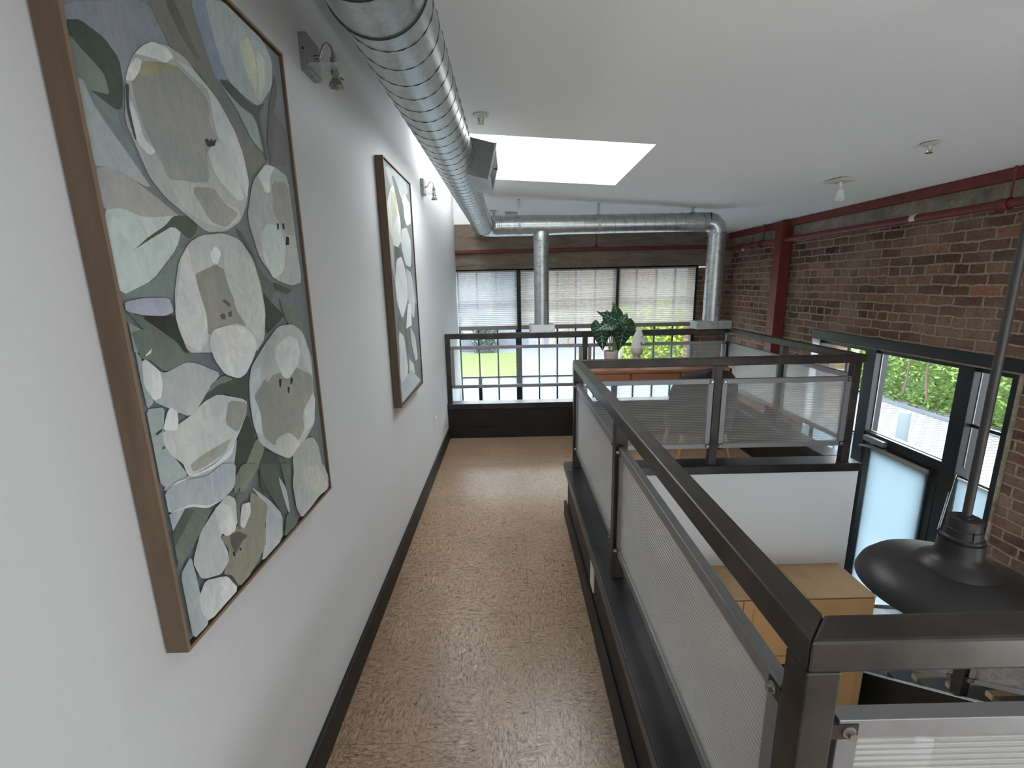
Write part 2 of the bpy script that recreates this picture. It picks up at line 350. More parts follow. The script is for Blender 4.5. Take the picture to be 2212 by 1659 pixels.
def tag(o, label=None, cat=None, group=None, kind=None):
    if label: o['label'] = label
    if cat: o['category'] = cat
    if group: o['group'] = group
    if kind: o['kind'] = kind
    return o
def thing(name, label, cat, loc=(0,0,0), rz=0, group=None):
    o = bpy.data.objects.new(name, None); o.empty_display_size = .05; C.objects.link(o); o.location = loc; o.rotation_euler = (0,0,rz)
    return tag(o, label, cat, group)
def struct(o): o['kind'] = 'structure'; return o
def smooth(o, ang=35):
    for p in o.data.polygons: p.use_smooth = True
    bm = bmesh.new(); bm.from_mesh(o.data)
    for e in bm.edges:
        if len(e.link_faces) == 2 and e.calc_face_angle(0) > math.radians(ang): e.smooth = False
    bm.to_mesh(o.data); bm.free(); return o
def copy_tree(o, parent=None):
    c = o.copy(); C.objects.link(c)
    if parent is not None: c.parent = parent
    for ch in list(o.children): copy_tree(ch, c)
    return c
def text_mesh(txt, name, size, m, parent, loc, rot, extrude=.002):
    cu = bpy.data.curves.new(name, 'FONT'); cu.body = txt; cu.size = size; cu.extrude = extrude; cu.align_x = 'CENTER'; cu.align_y = 'CENTER'
    t = bpy.data.objects.new(name, cu); C.objects.link(t); bpy.context.view_layer.update()
    me = bpy.data.meshes.new_from_object(t.evaluated_get(bpy.context.evaluated_depsgraph_get())); bpy.data.objects.remove(t)
    me.materials.clear(); me.materials.append(M[m]); o = bpy.data.objects.new(name, me); C.objects.link(o); o.parent = parent; o.location = loc; o.rotation_euler = rot
    return o
ART_TULIPS=[
((112,118,128),[0,824,263,900,328,856,134,773,105,735,0,753,0,798]),
((60,72,62),[0,807,37,817,96,813,131,798,130,768,111,737,92,732,27,742,0,766,0,792]),
((100,110,100),[0,794,31,783,76,770,82,747,27,742,0,752]),
((98,112,110),[0,750,27,742,92,732,99,711,131,687,142,653,81,659,50,712,11,737]),
((135,141,143),[0,751,15,749,31,726,63,706,124,671,165,646,26,659,0,655,0,699]),
((140,138,134),[0,653,31,660,81,657,162,640,255,616,145,603,47,610,2,607,0,626]),
((160,172,166),[0,606,49,613,119,606,224,616,263,613,218,571,108,524,0,504,0,557]),
((70,80,60),[64,562,122,582,186,600,224,616,273,620,324,615,311,599,275,585,217,602,134,581,82,567]),
((105,118,110),[0,504,110,524,214,564,261,579,203,541,180,507,150,492,79,501]),
((108,106,92),[260,900,447,953,492,892,531,850,568,812,660,781,791,767,670,723,611,733,579,789,501,828,435,850,328,856,299,874]),
((88,88,76),[328,919,371,931,426,890,463,870,434,866,382,884]),
((112,122,138),[447,953,531,977,576,941,595,894,594,869,524,854,485,899]),
((140,150,148),[521,974,631,1000,716,1000,875,1000,931,976,905,922,779,861,685,861,594,869,551,911]),
((165,167,140),[693,952,769,980,802,936,777,886,728,896]),
((170,172,150),[818,972,872,963,847,914,785,873]),
((128,142,140),[534,856,638,838,739,836,786,774,702,787,621,829]),
((75,80,70),[536,860,594,869,708,855,771,860,831,878,773,849,797,764,776,765,740,840,640,842]),
((85,88,80),[947,957,942,914,887,869,979,853,956,772,817,759,809,803,861,880]),
((95,93,92),[922,875,966,827,956,772,809,758]),
((148,149,145),[134,773,168,808,227,839,305,856,385,856,464,833,531,807,603,766,637,708,605,666,550,631,458,608,354,601,290,618,205,639,159,661,134,692,111,723]),
((128,128,122),[205,812,293,830,342,835,414,825,464,812,455,775,489,759,450,744,414,726,412,684,315,670,232,666,202,694,173,720,156,754,154,777]),
((132,130,95),[202,812,285,827,351,837,322,825,253,805,186,791]),
((178,178,174),[180,815,211,831,252,847,304,852,331,846,293,829,247,825,202,819]),
((175,175,172),[153,794,185,812,203,812,188,796,160,779,134,774]),
((172,176,174),[140,754,154,737,162,711,197,699,173,690,137,701,128,735]),
((60,66,72),[133,771,144,771,131,745,137,705,130,704,121,738]),
((168,173,171),[331,844,398,847,466,836,519,822,589,787,621,755,637,708,608,674,571,701,522,741,489,759,472,786,472,829,392,835]),
((172,172,166),[420,730,450,744,499,759,536,746,571,701,597,676,554,665,473,684,432,704]),
((50,50,48),[414,747,431,751,435,747,450,754,453,750,476,757,461,744,423,737]),
((160,162,154),[227,666,299,672,389,676,446,668,481,655,548,651,553,637,460,611,360,614,276,626,232,650]),
((138,134,126),[311,664,418,675,479,652,544,644,461,614,382,618]),
((150,152,150),[658,710,771,757,849,759,945,750,953,618,965,524,864,515,734,528,637,569,591,640]),
((138,136,128),[802,726,940,741,945,622,867,626,785,662]),
((182,182,178),[699,726,769,754,840,758,789,732,783,705,742,697,716,717]),
((165,176,172),[673,616,728,639,823,640,853,601,809,545,719,528,666,570]),
((45,45,42),[800,644,817,644,811,632,797,631]),
((45,45,42),[846,646,863,648,861,635,843,635]),
((45,42,42),[867,621,892,620,884,604,853,602]),
((85,92,78),[507,617,539,613,597,581,620,549,704,520,727,503,638,474,614,482,618,519,582,577]),
((60,64,56),[626,504,685,480,765,454,710,440,612,421,603,459]),
((70,76,66),[705,523,860,507,821,498,730,509]),
((95,108,95),[737,495,867,450,902,409,864,406,776,441]),
((160,162,158),[261,579,318,594,437,604,521,598,589,566,618,519,627,467,595,414,530,392,267,412,185,418,159,463,171,505,209,552]),
((128,126,116),[260,533,371,551,417,542,432,506,447,471,492,442,427,452,279,436,289,476,272,513]),
((170,172,162),[421,574,487,577,586,559,615,511,617,459,565,409,504,441,452,478,417,519,408,545]),
((174,174,172),[255,576,263,548,273,507,290,470,278,433,234,415,176,434,157,475,192,519,217,552]),
((160,162,160),[261,581,356,599,409,589,402,564,340,546,255,533]),
((208,208,205),[351,569,385,581,408,570,380,551,353,553]),
((88,80,76),[351,468,373,471,383,465,373,459,356,462]),
((88,80,76),[394,471,417,474,414,464,395,463]),
((88,80,76),[371,493,394,493,418,485,408,479,391,486]),
((140,146,160),[0,497,61,501,147,500,156,480,121,475,56,478,0,485]),
((50,52,46),[43,477,121,475,157,475,168,434,185,418,154,421,110,452]),
((120,130,125),[0,471,58,454,66,427,0,433]),
((85,98,84),[0,486,32,479,81,462,147,436,169,419,46,429,50,453]),
((92,104,94),[0,459,58,461,127,437,203,405,166,405,84,398,44,419,18,423,9,438]),
((128,140,138),[3,436,18,423,8,387,31,363,5,356,2,400]),
((150,154,154),[14,419,29,422,56,406,82,397,166,405,209,400,311,373,241,354,200,334,144,325,107,336,67,350,31,363,8,387]),
((180,182,180),[17,419,29,422,67,402,70,385,55,365,31,365,8,389]),
((182,182,180),[32,427,55,434,49,428,31,425]),
((135,148,146),[0,357,61,351,40,319,55,282,102,239,0,241,0,317]),
((66,76,66),[234,352,318,369,463,360,434,311,400,318,311,338,243,339,166,326]),
((100,116,102),[235,349,253,361,318,369,369,357,285,356]),
((182,182,180),[276,427,302,446,385,450,461,445,519,428,536,404,495,380,441,359,397,355,328,370,289,398]),
((150,156,158),[50,246,118,238,209,232,304,241,340,256,308,211,270,171,0,240,31,246]),
((170,171,168),[37,319,72,318,144,325,211,338,278,342,400,318,423,308,405,285,353,261,305,244,211,235,124,237,104,241,85,263,49,283,34,304]),
((140,138,120),[325,325,423,308,398,282,344,263,290,290]),
((145,143,128),[110,254,165,259,313,261,267,242,179,239,119,241]),
((188,188,186),[38,321,64,343,79,349,101,340,96,322,85,313]),
((190,190,186),[85,263,104,241,131,236,211,234,305,244,331,258,299,232,215,228,122,233,96,241]),
((62,66,56),[414,290,438,239,415,215,327,187,270,170,287,197,339,254]),
((112,118,98),[449,237,489,208,444,181,368,164,331,155,305,162,351,195]),
((160,163,158),[449,342,478,369,576,401,696,433,814,433,902,411,960,348,953,302,940,241,918,188,814,166,704,149,643,152,547,185,464,220,438,263,438,307]),
((134,134,118),[461,310,559,340,649,338,798,338,948,303,944,263,811,230,808,188,713,168,554,199,492,229,492,278]),
((180,182,178),[649,392,773,410,844,398,858,365,814,337,727,318,685,326,649,363]),
((150,154,145),[574,397,650,421,687,415,646,385,641,349,565,327,542,345]),
((168,173,169),[849,406,915,402,939,342,947,303,879,330,864,369]),
((172,174,162),[563,205,600,210,672,207,736,180,759,159,705,153,644,153,569,177]),
((178,180,180),[809,226,937,264,948,241,908,189,820,180]),
((168,172,176),[449,342,485,361,533,363,519,334,464,316,492,278,481,231,444,251,441,303]),
((40,40,38),[650,326,670,324,655,307,647,310]),
((40,40,38),[745,320,763,314,745,303,736,307]),
((40,40,38),[711,304,725,299,713,286,705,291]),
((60,64,60),[11,321,34,324,35,321,15,318]),
((60,64,60),[24,299,34,299,31,296,24,296]),
((66,76,66),[492,204,579,167,553,99,421,132,434,184]),
((150,154,150),[672,148,708,157,814,166,882,157,925,127,947,48,944,0,664,70]),
((80,90,74),[440,185,560,159,554,115,585,42,539,51,475,113,441,160]),
((155,160,165),[548,135,594,96,600,38,585,42,553,111]),
((155,160,156),[646,93,684,132,824,96,951,74,991,31,980,0,869,6,798,2,687,0,652,33]),
((168,169,158),[724,99,806,100,905,78,973,19,951,0,869,8,782,55]),
((92,104,88),[574,156,650,139,626,88,629,24,653,0,528,0,568,42,600,38,594,96]),
((155,159,163),[366,157,470,101,539,51,515,2,365,2,391,29,426,69,418,114]),
((125,122,104),[363,149,453,97,415,64,403,24,313,8,285,3,226,3,197,38,162,51,208,81,171,115,264,106,345,126]),
((92,104,90),[58,201,168,170,99,145,23,126,0,115,0,152,0,175]),
((70,82,68),[0,175,58,199,93,186,0,154]),
((160,164,160),[50,113,101,148,176,165,240,173,276,156,264,106,173,118,198,84,198,64,153,55,92,70,69,79]),
((178,178,176),[171,166,206,167,250,148,256,104,208,105,176,125]),
((176,176,174),[275,106,302,138,348,131,344,110,293,93]),
((105,112,94),[275,164,319,172,427,188,336,207,281,189]),
((95,98,84),[278,160,298,154,276,98,264,102]),
((84,80,76),[218,104,260,99,308,76,272,75,232,64,220,85]),
((30,30,30),[220,73,227,71,229,62,221,64]),
((30,30,30),[255,69,264,65,261,61,253,65]),
((140,148,150),[0,111,47,125,53,84,56,33,67,0,0,2,0,58]),
((166,171,169),[49,55,82,70,151,51,177,42,218,2,69,2,46,31]),
((184,184,182),[150,48,177,42,215,2,148,3,128,26]),
((150,156,158),[0,239,61,241,165,223,235,229,304,215,281,178,208,170,142,178,81,197,0,205]),
((180,182,180),[0,240,47,243,108,237,23,241]),
((184,184,182),[0,206,82,199,144,179,208,171,142,175,81,195]),
((140,146,158),[0,205,58,199,2,179]),
((60,54,60),[896,0,931,0,942,0,904,0])]
ART_TULIPS_FAR=[
((128,132,132),[51,979,351,1000,833,1000,923,956,520,884,192,922]),
((165,166,155),[20,832,241,927,552,934,667,848,502,716,218,658,43,728]),
((150,148,122),[177,898,375,906,369,815,175,746]),
((172,174,172),[407,875,534,873,518,777,351,721]),
((165,168,166),[623,904,726,938,957,907,964,816,752,791,607,843]),
((85,88,82),[266,967,367,972,656,883,662,785,466,715,487,799,367,894]),
((162,166,160),[498,764,748,784,900,721,820,599,570,607,451,690]),
((80,88,78),[182,679,387,676,469,630,233,601]),
((140,144,142),[13,737,156,701,108,531,34,597]),
((174,175,173),[108,531,226,624,420,641,554,582,593,454,293,360,130,438]),
((160,162,158),[562,595,802,573,930,450,785,342,577,429]),
((120,128,120),[820,599,921,587,1000,420,911,422]),
((90,98,88),[151,390,390,331,239,276,62,334]),
((184,184,182),[552,429,703,423,661,320,405,315]),
((168,170,166),[105,320,302,285,377,125,208,51,34,94]),
((95,102,92),[361,320,493,301,549,191,426,200]),
((160,164,160),[572,323,800,258,867,139,718,136,584,243]),
((176,176,174),[433,173,643,128,664,56,395,56]),
((150,158,158),[28,83,497,114,926,18,64,4]),
((100,112,106),[861,240,990,159,962,71,864,110])]
# ------------------------------------------------------------------ room shell (origin = eye point; walkway floor at z = -1.5)
XL, XR, YF, YB, ZF, ZG = -.636, 2.69, 5.70, -3.2, -1.5, -3.3
def ceil_z(x, y): return .535 + (XR - x) * (.052 + .0065*(YF - y))
struct(MB().box(XL,.475,YB,4.53,ZF-.28,ZF).box(.475,2.19,2.80,4.53,ZF-.28,ZF).box(.475,2.19,YB,.60,ZF-.28,ZF).build('floor','floor'))
struct(MB().box(-2,5,YB,YF,ZG-.1,ZG).build('floor','concrete_ext'))
struct(MB().box(XL-.15,XL,YB,YF+.0,ZG,1.6).build('wall_left','wall'))
# ceiling: sloping slightly down to the right, with the skylight shaft cut out
mb = MB().use('ceiling')
SX0, SX1, SY0, SY1 = -.42, .76, 2.52, 3.44
xs = [SX0, SX1, 1.4, 2.1, XR+.05]; ys = [YB, -2.3, -.9, .2, 1.2, SY0, SY1, 4.4, YF+.05]
HX = (SX1, 2.1); HY = (-2.3, -.9)
grid = {}
for i, x in enumerate(xs):
    for j, y in enumerate(ys): grid[i,j] = len(mb.v); mb.v.append((x, y, ceil_z(x,y)))
for i in range(len(xs)-1):
    for j in range(len(ys)-1):
        if (xs[i] == SX0 and ys[j] == SY0) or (xs[i] in (SX1,1.4) and ys[j] == -2.3): continue
        mb.f.append([grid[i,j],grid[i,j+1],grid[i+1,j+1],grid[i+1,j]]); mb.mi.append(mb.cur)
def shaft(x0,x1,y0,y1,zt):
    b = [(x0,y0),(x1,y0),(x1,y1),(x0,y1)]
    for k in range(4):
        p, q = b[k], b[(k+1)%4]
        mb.add([(*p,ceil_z(*p)),(*q,ceil_z(*q)),(*q,zt),(*p,zt)], [(0,1,2,3)])
def side(p, q, zt): mb.add([(*p,ceil_z(*p)),(*q,ceil_z(*q)),(*q,zt),(*p,zt)], [(0,1,2,3)])
side((SX0,SY0),(SX1,SY0),1.12); side((SX0,SY0),(SX0,SY1),1.2); side((SX1,SY0),(SX1,SY1),1.12); side((SX1,SY1),(SX0,SY1),1.12)
side((SX0,YB),(SX0,SY0),1.2); side((SX0,SY1),(SX0,YF),1.2)     # raised slot between the ceiling edge and the left wall
mb.add([(XL-.1,YB,1.2),(SX0,YB,1.2),(SX0,YF,1.2),(XL-.1,YF,1.2)],[(0,1,2,3)])
shaft(SX1,2.1,-2.3,-.9,.70)  # shaft for the added panel behind the camera
struct(mb.build('ceiling', fix=False))
M['diffuser'] = plain('skylight_diffuser', (.93,.92,.97), .9, emit=.9)
struct(MB().box(XL,SX0,3.5,5.4,1.185,1.195).build('window_6','diffuser'))
CX = -.42
struct(MB().box(-1.2,3.2,YB-.2,SY0,1.62,1.66).box(-1.2,3.2,SY1,YF+.3,1.62,1.66).box(-1.2,SX0,SY0,SY1,1.62,1.66).box(SX1,3.2,SY0,SY1,1.62,1.66).build('ceiling','wall'))
sk = struct(MB().box(SX0,SX1,SY0,SY1,1.12,1.13).build('window_3','diffuser'))
struct(MB().box(SX1,2.1,-2.3,-.9,.70,.71).build('fill_panel','diffuser'))  # added glowing panel out of view, brightens the near end
# rear wall
struct(MB().box(XL-.15,XR+.3,YB-.2,YB,ZG,1.6).build('wall_back','wall'))
# right brick wall with door/window opening
OY0, OY1, OZ = 2.345, 4.045, -.515
struct(MB().box(XR,XR+.34,YB,OY0,ZG,1.6).box(XR,XR+.34,OY1,YF+.34,ZG,1.6).box(XR,XR+.34,OY0,OY1,OZ,1.6).build('wall_right','brick_r'))
# rough concrete band under the ceiling of the right wall
bn = MB()
for i in range(60):
    y0 = YB + i*(YF-YB)/60; y1 = YB + (i+1)*(YF-YB)/60
    zb = .335 + .012*noise.noise((y0*3.1,0,1)); zb1 = .335 + .012*noise.noise((y1*3.1,0,1))
    bn.add([(XR-.006,y0,zb),(XR-.006,y1,zb1),(XR-.006,y1,.56),(XR-.006,y0,.56),(XR+.01,y0,zb),(XR+.01,y1,zb1)],[(0,1,2,3),(0,4,5,1)])
struct(bn.build('trim_1','concr'))
struct(MB().box(XR-.004,XR+.11,OY1-.008,OY1+.006,-2.2,OZ).build('trim_2','wall'))   # white plastered jamb
struct(MB().box(XR-.012,XR+.11,OY0-.012,OY0+.004,-3.2,OZ).build('trim_3','concr'))
# far wall: concrete beam, brick pier, window opening
FT = .168
struct(MB().box(XL-.15,XR,YF,YF+.34,FT,1.6).build('wall_far','conc'))
struct(MB().box(XL-.15,-.33,YF-.006,YF+.01,.70,1.25).build('wall_far','ceiling'))
struct(MB().box(2.295,XR,YF-.006,YF+.34,ZG,.150).build('wall_far','brick_f'))
struct(MB().box(XL-.15,2.295,YF,YF+.34,ZG,-3.0).build('wall_far','brick_f'))
# baseboards
def baseboard(name, a):
    return struct(MB().box(*a).build(name,'black',bevel=.002))
baseboard('baseboard_left',(XL,XL+.016,YB,4.40,ZF,ZF+.112))
# kerbs: black board body, base strip, steel cap
def kerb(x0,x1,y0,y1,n):
    return struct(MB().box(x0,x1,y0,y1,ZF,-1.206).build('trim_%d'%n,'black'))
kerb(.347,.47,YB,2.714,4); kerb(XL,2.19,4.395,4.52,5); kerb(.47,2.19,2.801,2.84,6); kerb(2.06,2.19,2.8401,4.395,7)
b1 = MB().box(.331,.347,YB,2.779,ZF,ZF+.105); b1.box(XL+.016,2.06,4.379,4.395,ZF,ZF+.10)
struct(b1.build('trim_8','black',bevel=.002))
cp = MB()
def cap(x0,x1,y0,y1): cp.box(x0,x1,y0,y1,-1.205,-1.15)
cap(.335,.475,YB,2.7049); cap(.335,2.20,2.705,2.845); cap(2.055,2.20,2.8451,4.3849); cap(XL,2.20,4.385,4.53)
cp.box(.475,2.2,.44,.60,-1.205,-1.15)
struct(cp.build('trim_9','cap',bevel=.005))
struct(MB().box(.47,2.2,.46,.58,ZF,-1.206).build('trim_10','black'))
# white wall under the loft front edge
struct(MB().box(.475,2.195,2.715,2.80,ZG,-1.2055).build('wall_front','wall'))
struct(MB().box(.40,.47,YB,2.715,ZG,ZF-.281).build('wall_front','wall'))

# ------------------------------------------------------------------ steel members and pipe
bm_ = MB().box(XR-.055,XR-.006,YB,YF,.478,.535)
o = bm_.build('ceiling_beam','red',bevel=.002); tag(o,'dark red steel angle running along top of brick wall at ceiling','beam')
col = thing('steel_column','dark red steel column standing against the right brick wall','column',(2.63,4.56,ZG))
MB().box(-.05,.052,-.06,-.05,0,3.82).box(-.05,.052,.05,.06,0,3.82).build('flange','red',col,bevel=.001)
MB().box(-.05,-.042,-.0499,.0499,0,3.82).build('web','red',col)
pr = thing('sprinkler_pipe','red sprinkler pipe running along the brick wall with hangers','pipe',(2.62,0,.355))
p = MB().tube([(0,YB,.005),(0,5.38,0)],.024,16); smooth(p.build('pipe','red',pr))
p = MB().tube([(0,3.07,.004),(0,3.11,.004)],.0262,16); o = smooth(p.build('band','cream',pr)); o['label'] = 'pale band on the pipe'
for y in (5.38,4.97,2.55):
    p = MB().tube([(0,y-.03,0),(0,y+.03,0)],.030,16); smooth(p.build('coupling','red',pr),30)
for y, r in ((4.90,.008),(2.52,.005),(5.12,.003)):
    h = MB(); h.tube([(0,y,.03),(0,y,ceil_z(2.62,y)-.355)],r,8)
    h.tube([(.03*math.cos(a),y,.03*math.sin(a)) for a in [i*2*PI/14 for i in range(15)]],.004,6)
    smooth(h.build('hanger','red',pr))
h = MB().tube([(0,5.30,.02),(-.28,5.66,.13)],.006,8); smooth(h.build('brace','red',pr))
h = MB().tube([(0,5.40,0),(0,5.60,-.005),(-.1,5.655,-.005)],.020,10); smooth(h.build('elbow','red',pr))
h = MB().lathe([(0,-.05),(.012,-.05),(.014,-.03),(.006,0)],(0,5.30,0),12); smooth(h.build('sprinkler_head','cream',pr))
fr = thing('sprinkler_pipe','red pipe running across the concrete beam above the far windows','pipe',(0,YF-.025,.385))
MB().box(XL,2.52,-.012,.024,-.021,.021).build('pipe','red',fr,bevel=.006)
h = MB().tube([(1.05,0,.02),(1.05,-.02,ceil_z(1.05,YF)-.385)],.005,8); h.lathe([(.016,-.0),(.012,.03),(.005,.06)],(1.05,0,.02),10); smooth(h.build('hanger','red',fr))

# ------------------------------------------------------------------ ducts
def helix(axis, c, r, a0, a1, pitch, ph=0):
    n = int((a1-a0)/pitch*20); pts = []
    for i in range(n+1):
        t = i/20*2*PI + ph; s = a0 + i*pitch/20
        if axis == 1: pts.append((c[0]+r*math.cos(t), s, c[1]+r*math.sin(t)))
        if axis == 0: pts.append((s, c[0]+r*math.cos(t), c[1]+r*math.sin(t)))
        if axis == 2: pts.append((c[0]+r*math.cos(t), c[1]+r*math.sin(t), s))
    return pts
LX, LZ, LR, CY, CZ = -.205, .486, .082, 4.12, .487
d1 = thing('ventilation_duct','large spiral galvanised duct running along the left wall below the ceiling','duct',(0,0,0))
p = MB(); p.tube([(LX,.86+ i*.35,LZ) for i in range(10)],LR,40,False); smooth(p.build('duct_pipe','galv',d1))
s = MB().tube(helix(1,(LX,LZ),LR+.0002,.86,4.0,.072),.0013,5); smooth(s.build('spiral_seam','seam',d1))
# near elbow and collars where the duct turns away toward the wall above the camera
p = MB(); rr = LR+.004
p.tube([(LX,.75,LZ),(LX,.868,LZ)],rr,40,False)
p.tube([(LX,.868,LZ),(LX,.875,LZ)],[rr,LR],40,False)
smooth(p.build('collar','galv',d1))
p = MB(); p.tube([(LX,.757,LZ),(LX-.004,.70,LZ+.002),(LX-.02,.62,LZ+.006),(LX-.05,.53,LZ+.012),(LX-.09,.45,LZ+.02),(LX-.12,.36,LZ+.03),(LX-.13,.1,LZ+.03),(LX-.13,-.8,LZ+.03),(LX-.13,-3.0,LZ+.03)],[LR-.001,LR+.001,LR+.003,LR+.003,LR+.003,LR,LR,LR,LR],40,False)
smooth(p.build('elbow','galv',d1))
for y, dx in ((.862,0),(.757,0),(.70,-.004),(.63,-.018),(.53,-.05)):
    r0 = rr+.0005
    p = MB().tube([(LX+dx+r0*math.cos(a),y,LZ-dx*.2+r0*math.sin(a)) for a in [i*2*PI/40 for i in range(41)]],.0022,5); smooth(p.build('joint_bead','seam',d1))
# elbow into the crosswise duct: segmented bend
def bend(c0, pts_dir0, pts_dir1, R, n=4):
    """pts from c0 along dir0 curving to dir1 (both unit), radius R"""
    c0 = Vector(c0); a = Vector(pts_dir0); b = Vector(pts_dir1); ce = c0 + b*R; out = []
    for i in range(n+1):
        t = i/n*PI/2; out.append(tuple(ce - b*R*math.cos(t) + a*R*math.sin(t)))
    return out
p = MB(); p.tube(bend((LX,CY-.115,LZ),(0,1,0),(1,0,0),.115,4),LR+.003,40,False); smooth(p.build('elbow','galv',d1),10)
# side register box
ang = math.radians(-14)
bx = MB(lambda q: (-.105+q[0]*math.cos(ang)-q[2]*math.sin(ang), q[1], .474+q[0]*math.sin(ang)+q[2]*math.cos(ang)))
bx.use('galv_box'); bx.box(-.058,.048,1.90,2.22,-.066,.066)
ob = bx.build('register_box',None,d1); 
for pgn in ob.data.polygons:
    if pgn.normal.y < -.9: pgn.material_index = 1  # end facing the camera gets a darker copy, shade put in the colour
ob.data.materials.append(M['darkgalv'])
g = MB(bx.fn)
for k in range(9): g.box(.0485,.053,1.915+k*.034,1.935+k*.034,-.045,.045)
g.use('galv_box') if False else None
g.build('grille','seam',ob)
g = MB(bx.fn); g.box(.0482,.055,1.90,1.912,-.07,.07).box(.0482,.055,2.208,2.22,-.07,.07).box(.0482,.055,1.912,2.208,.048,.07).box(.0482,.055,1.912,2.208,-.07,-.048); g.build('grille_frame','galv_box',ob,bevel=.001)
g = MB(bx.fn).tube([(.05,2.06,.01),(.067,2.06,.012)],.003,6); g.build('damper_lever','seam',ob)

d2 = thing('ventilation_duct','galvanised duct crossing the room with two vertical drops and straps','duct',(0,0,0))
x0, x1 = LX+.115, 1.80
prof = [(x0,.085),(.33,.085),(.50,.079),(x1-.09,.076)]
p = MB(); p.tube([(x,CY,CZ) for x, r in prof],[r for x, r in prof],40,False); smooth(p.build('duct_pipe','galv',d2))
s = MB().tube(helix(0,(CY,CZ),.0793,.52,x1-.1,.085),.0008,5); s.tube(helix(0,(CY,CZ),.0853,-.08,.10,.055),.0008,5); smooth(s.build('spiral_seam','seam',d2))
for x, r in ((-.085,.0875),(-.07,.0875),(.10,.0855),(.33,.0855),(.505,.079)):
    p = MB().tube([(x,CY+r*math.cos(a),CZ+r*math.sin(a)) for a in [i*2*PI/40 for i in range(41)]],.0014,5); smooth(p.build('joint_bead','galv_box',d2))
p = MB(); p.tube(bend((x1-.09,CY,CZ),(1,0,0),(0,0,-1),.09,3),.079,32,False); smooth(p.build('elbow','galv',d2),10)
def drop(x, r, ztop, zb, lab):
    q = MB().tube([(x,CY,ztop),(x,CY,zb)],r,32,False); o = smooth(q.build('drop_pipe','galv',d2)); o['label'] = lab
    s = MB().tube(helix(2,(x,CY),r+.0003,zb,ztop,.075),.0007,5); smooth(s.build('spiral_seam','seam',o))
drop(.285,.066,.44,-.355,'left vertical drop'); drop(x1,.073,CZ-.09,-.355,'right vertical drop')
q = MB().lathe([(.064,.40),(.068,.40),(.068,.50),(.05,.53)],(.285,CY,-.03),32); smooth(q.build('tee_collar','galv',d2))
for x, w_, lab in ((.285,.112,'left outlet box'),(x1,.155,'right outlet box with two grilles')):
    o = MB().box(x-w_,x+w_,CY-.075,CY+.075,-.425,-.355).build('outlet_box','galv_box',d2,bevel=.002); o['label'] = lab
    g = MB()
    if w_ > .13:
        g.box(x-.035,x+.045,CY-.077,CY-.075,-.415,-.367).box(x+.065,x+w_-.01,CY-.077,CY-.075,-.415,-.367)
        g.build('grille','galv',o)
    else: g.box(x-w_+.02,x+w_-.006,CY-.077,CY-.075,-.418,-.362); g.build('grille','galv',o)
for x in (.10,.775,1.58):
    zc = ceil_z(x,CY); r = .086 if x < .3 else .0785
    s = MB().box(x-.012,x+.012,CY-.003,CY+.003,CZ+r-.01,zc)
    s.box(x-.012,x+.012,CY-.03,CY+.03,zc-.003,zc)
    pts = [(CY+(r+.001)*math.cos(a),CZ+(r+.001)*math.sin(a)) for a in [i*2*PI/28 for i in range(28)]]
    for k in range(28):
        a, b = pts[k], pts[(k+1)%28]; s.add([(x-.012,*a),(x+.012,*a),(x+.012,*b),(x-.012,*b)],[(0,1,2,3)])
    s.build('hanging_strap','galv_box',d2)

# ------------------------------------------------------------------ ceiling fittings
def sprinkler(x,y,lab):
    z = ceil_z(x,y); t = thing('ceiling_sprinkler',lab,'sprinkler',(x,y,z),0)
    q = MB().lathe([(0,-.001),(.036,-.002),(.036,-.005),(.022,-.012),(.010,-.012),(.009,-.03),(0,-.03)],n=24); smooth(q.build('escutcheon','cream',t))
    q = MB().tube([(-.012,0,-.014),(-.010,0,-.032),(0,0,-.042)],.0022,6).tube([(.012,0,-.014),(.010,0,-.032),(0,0,-.042)],.0022,6); q.lathe([(0,-.041),(.015,-.041),(.015,-.044),(0,-.044)],n=12); smooth(q.build('sprinkler_head','chrome',t),30)
sprinkler(-.11,2.26,'white ceiling sprinkler near the long duct, above its side register box')
sprinkler(1.94,2.27,'white ceiling sprinkler on the bare ceiling nearest the brick wall')
sprinkler(-.14,4.72,'small ceiling sprinkler at far left just above the crosswise duct')
t = thing('smoke_detector','pale square ceiling fixture just above the crosswise duct beside its strap','detector',(.04,4.8,ceil_z(.04,4.8)))
MB().box(-.06,.06,-.05,.05,-.022,0).build('housing','cream',t,bevel=.004); smooth(MB().lathe([(0,-.04),(.018,-.04),(.02,-.022)],n=12).build('sensor','cream',t))
t = thing('ceiling_spotlight','white adjustable spotlight on square plate on the ceiling near brick wall','spotlight',(2.03,2.97,ceil_z(2.03,2.97)),.25)
MB().box(-.055,.055,-.055,.055,-.018,-.001).build('ceiling_plate','cream',t,bevel=.002)
q = MB().tube([(.0,0,-.018),(.0,0,-.045)],.009,10); smooth(q.build('stem','white',t))
q = MB().tube([(.004,0,-.04),(-.002,-.004,-.065),(-.004,-.008,-.07),(-.014,-.02,-.118)],[.010,.014,.020,.026],16); smooth(q.build('lamp_head','white',t),30)

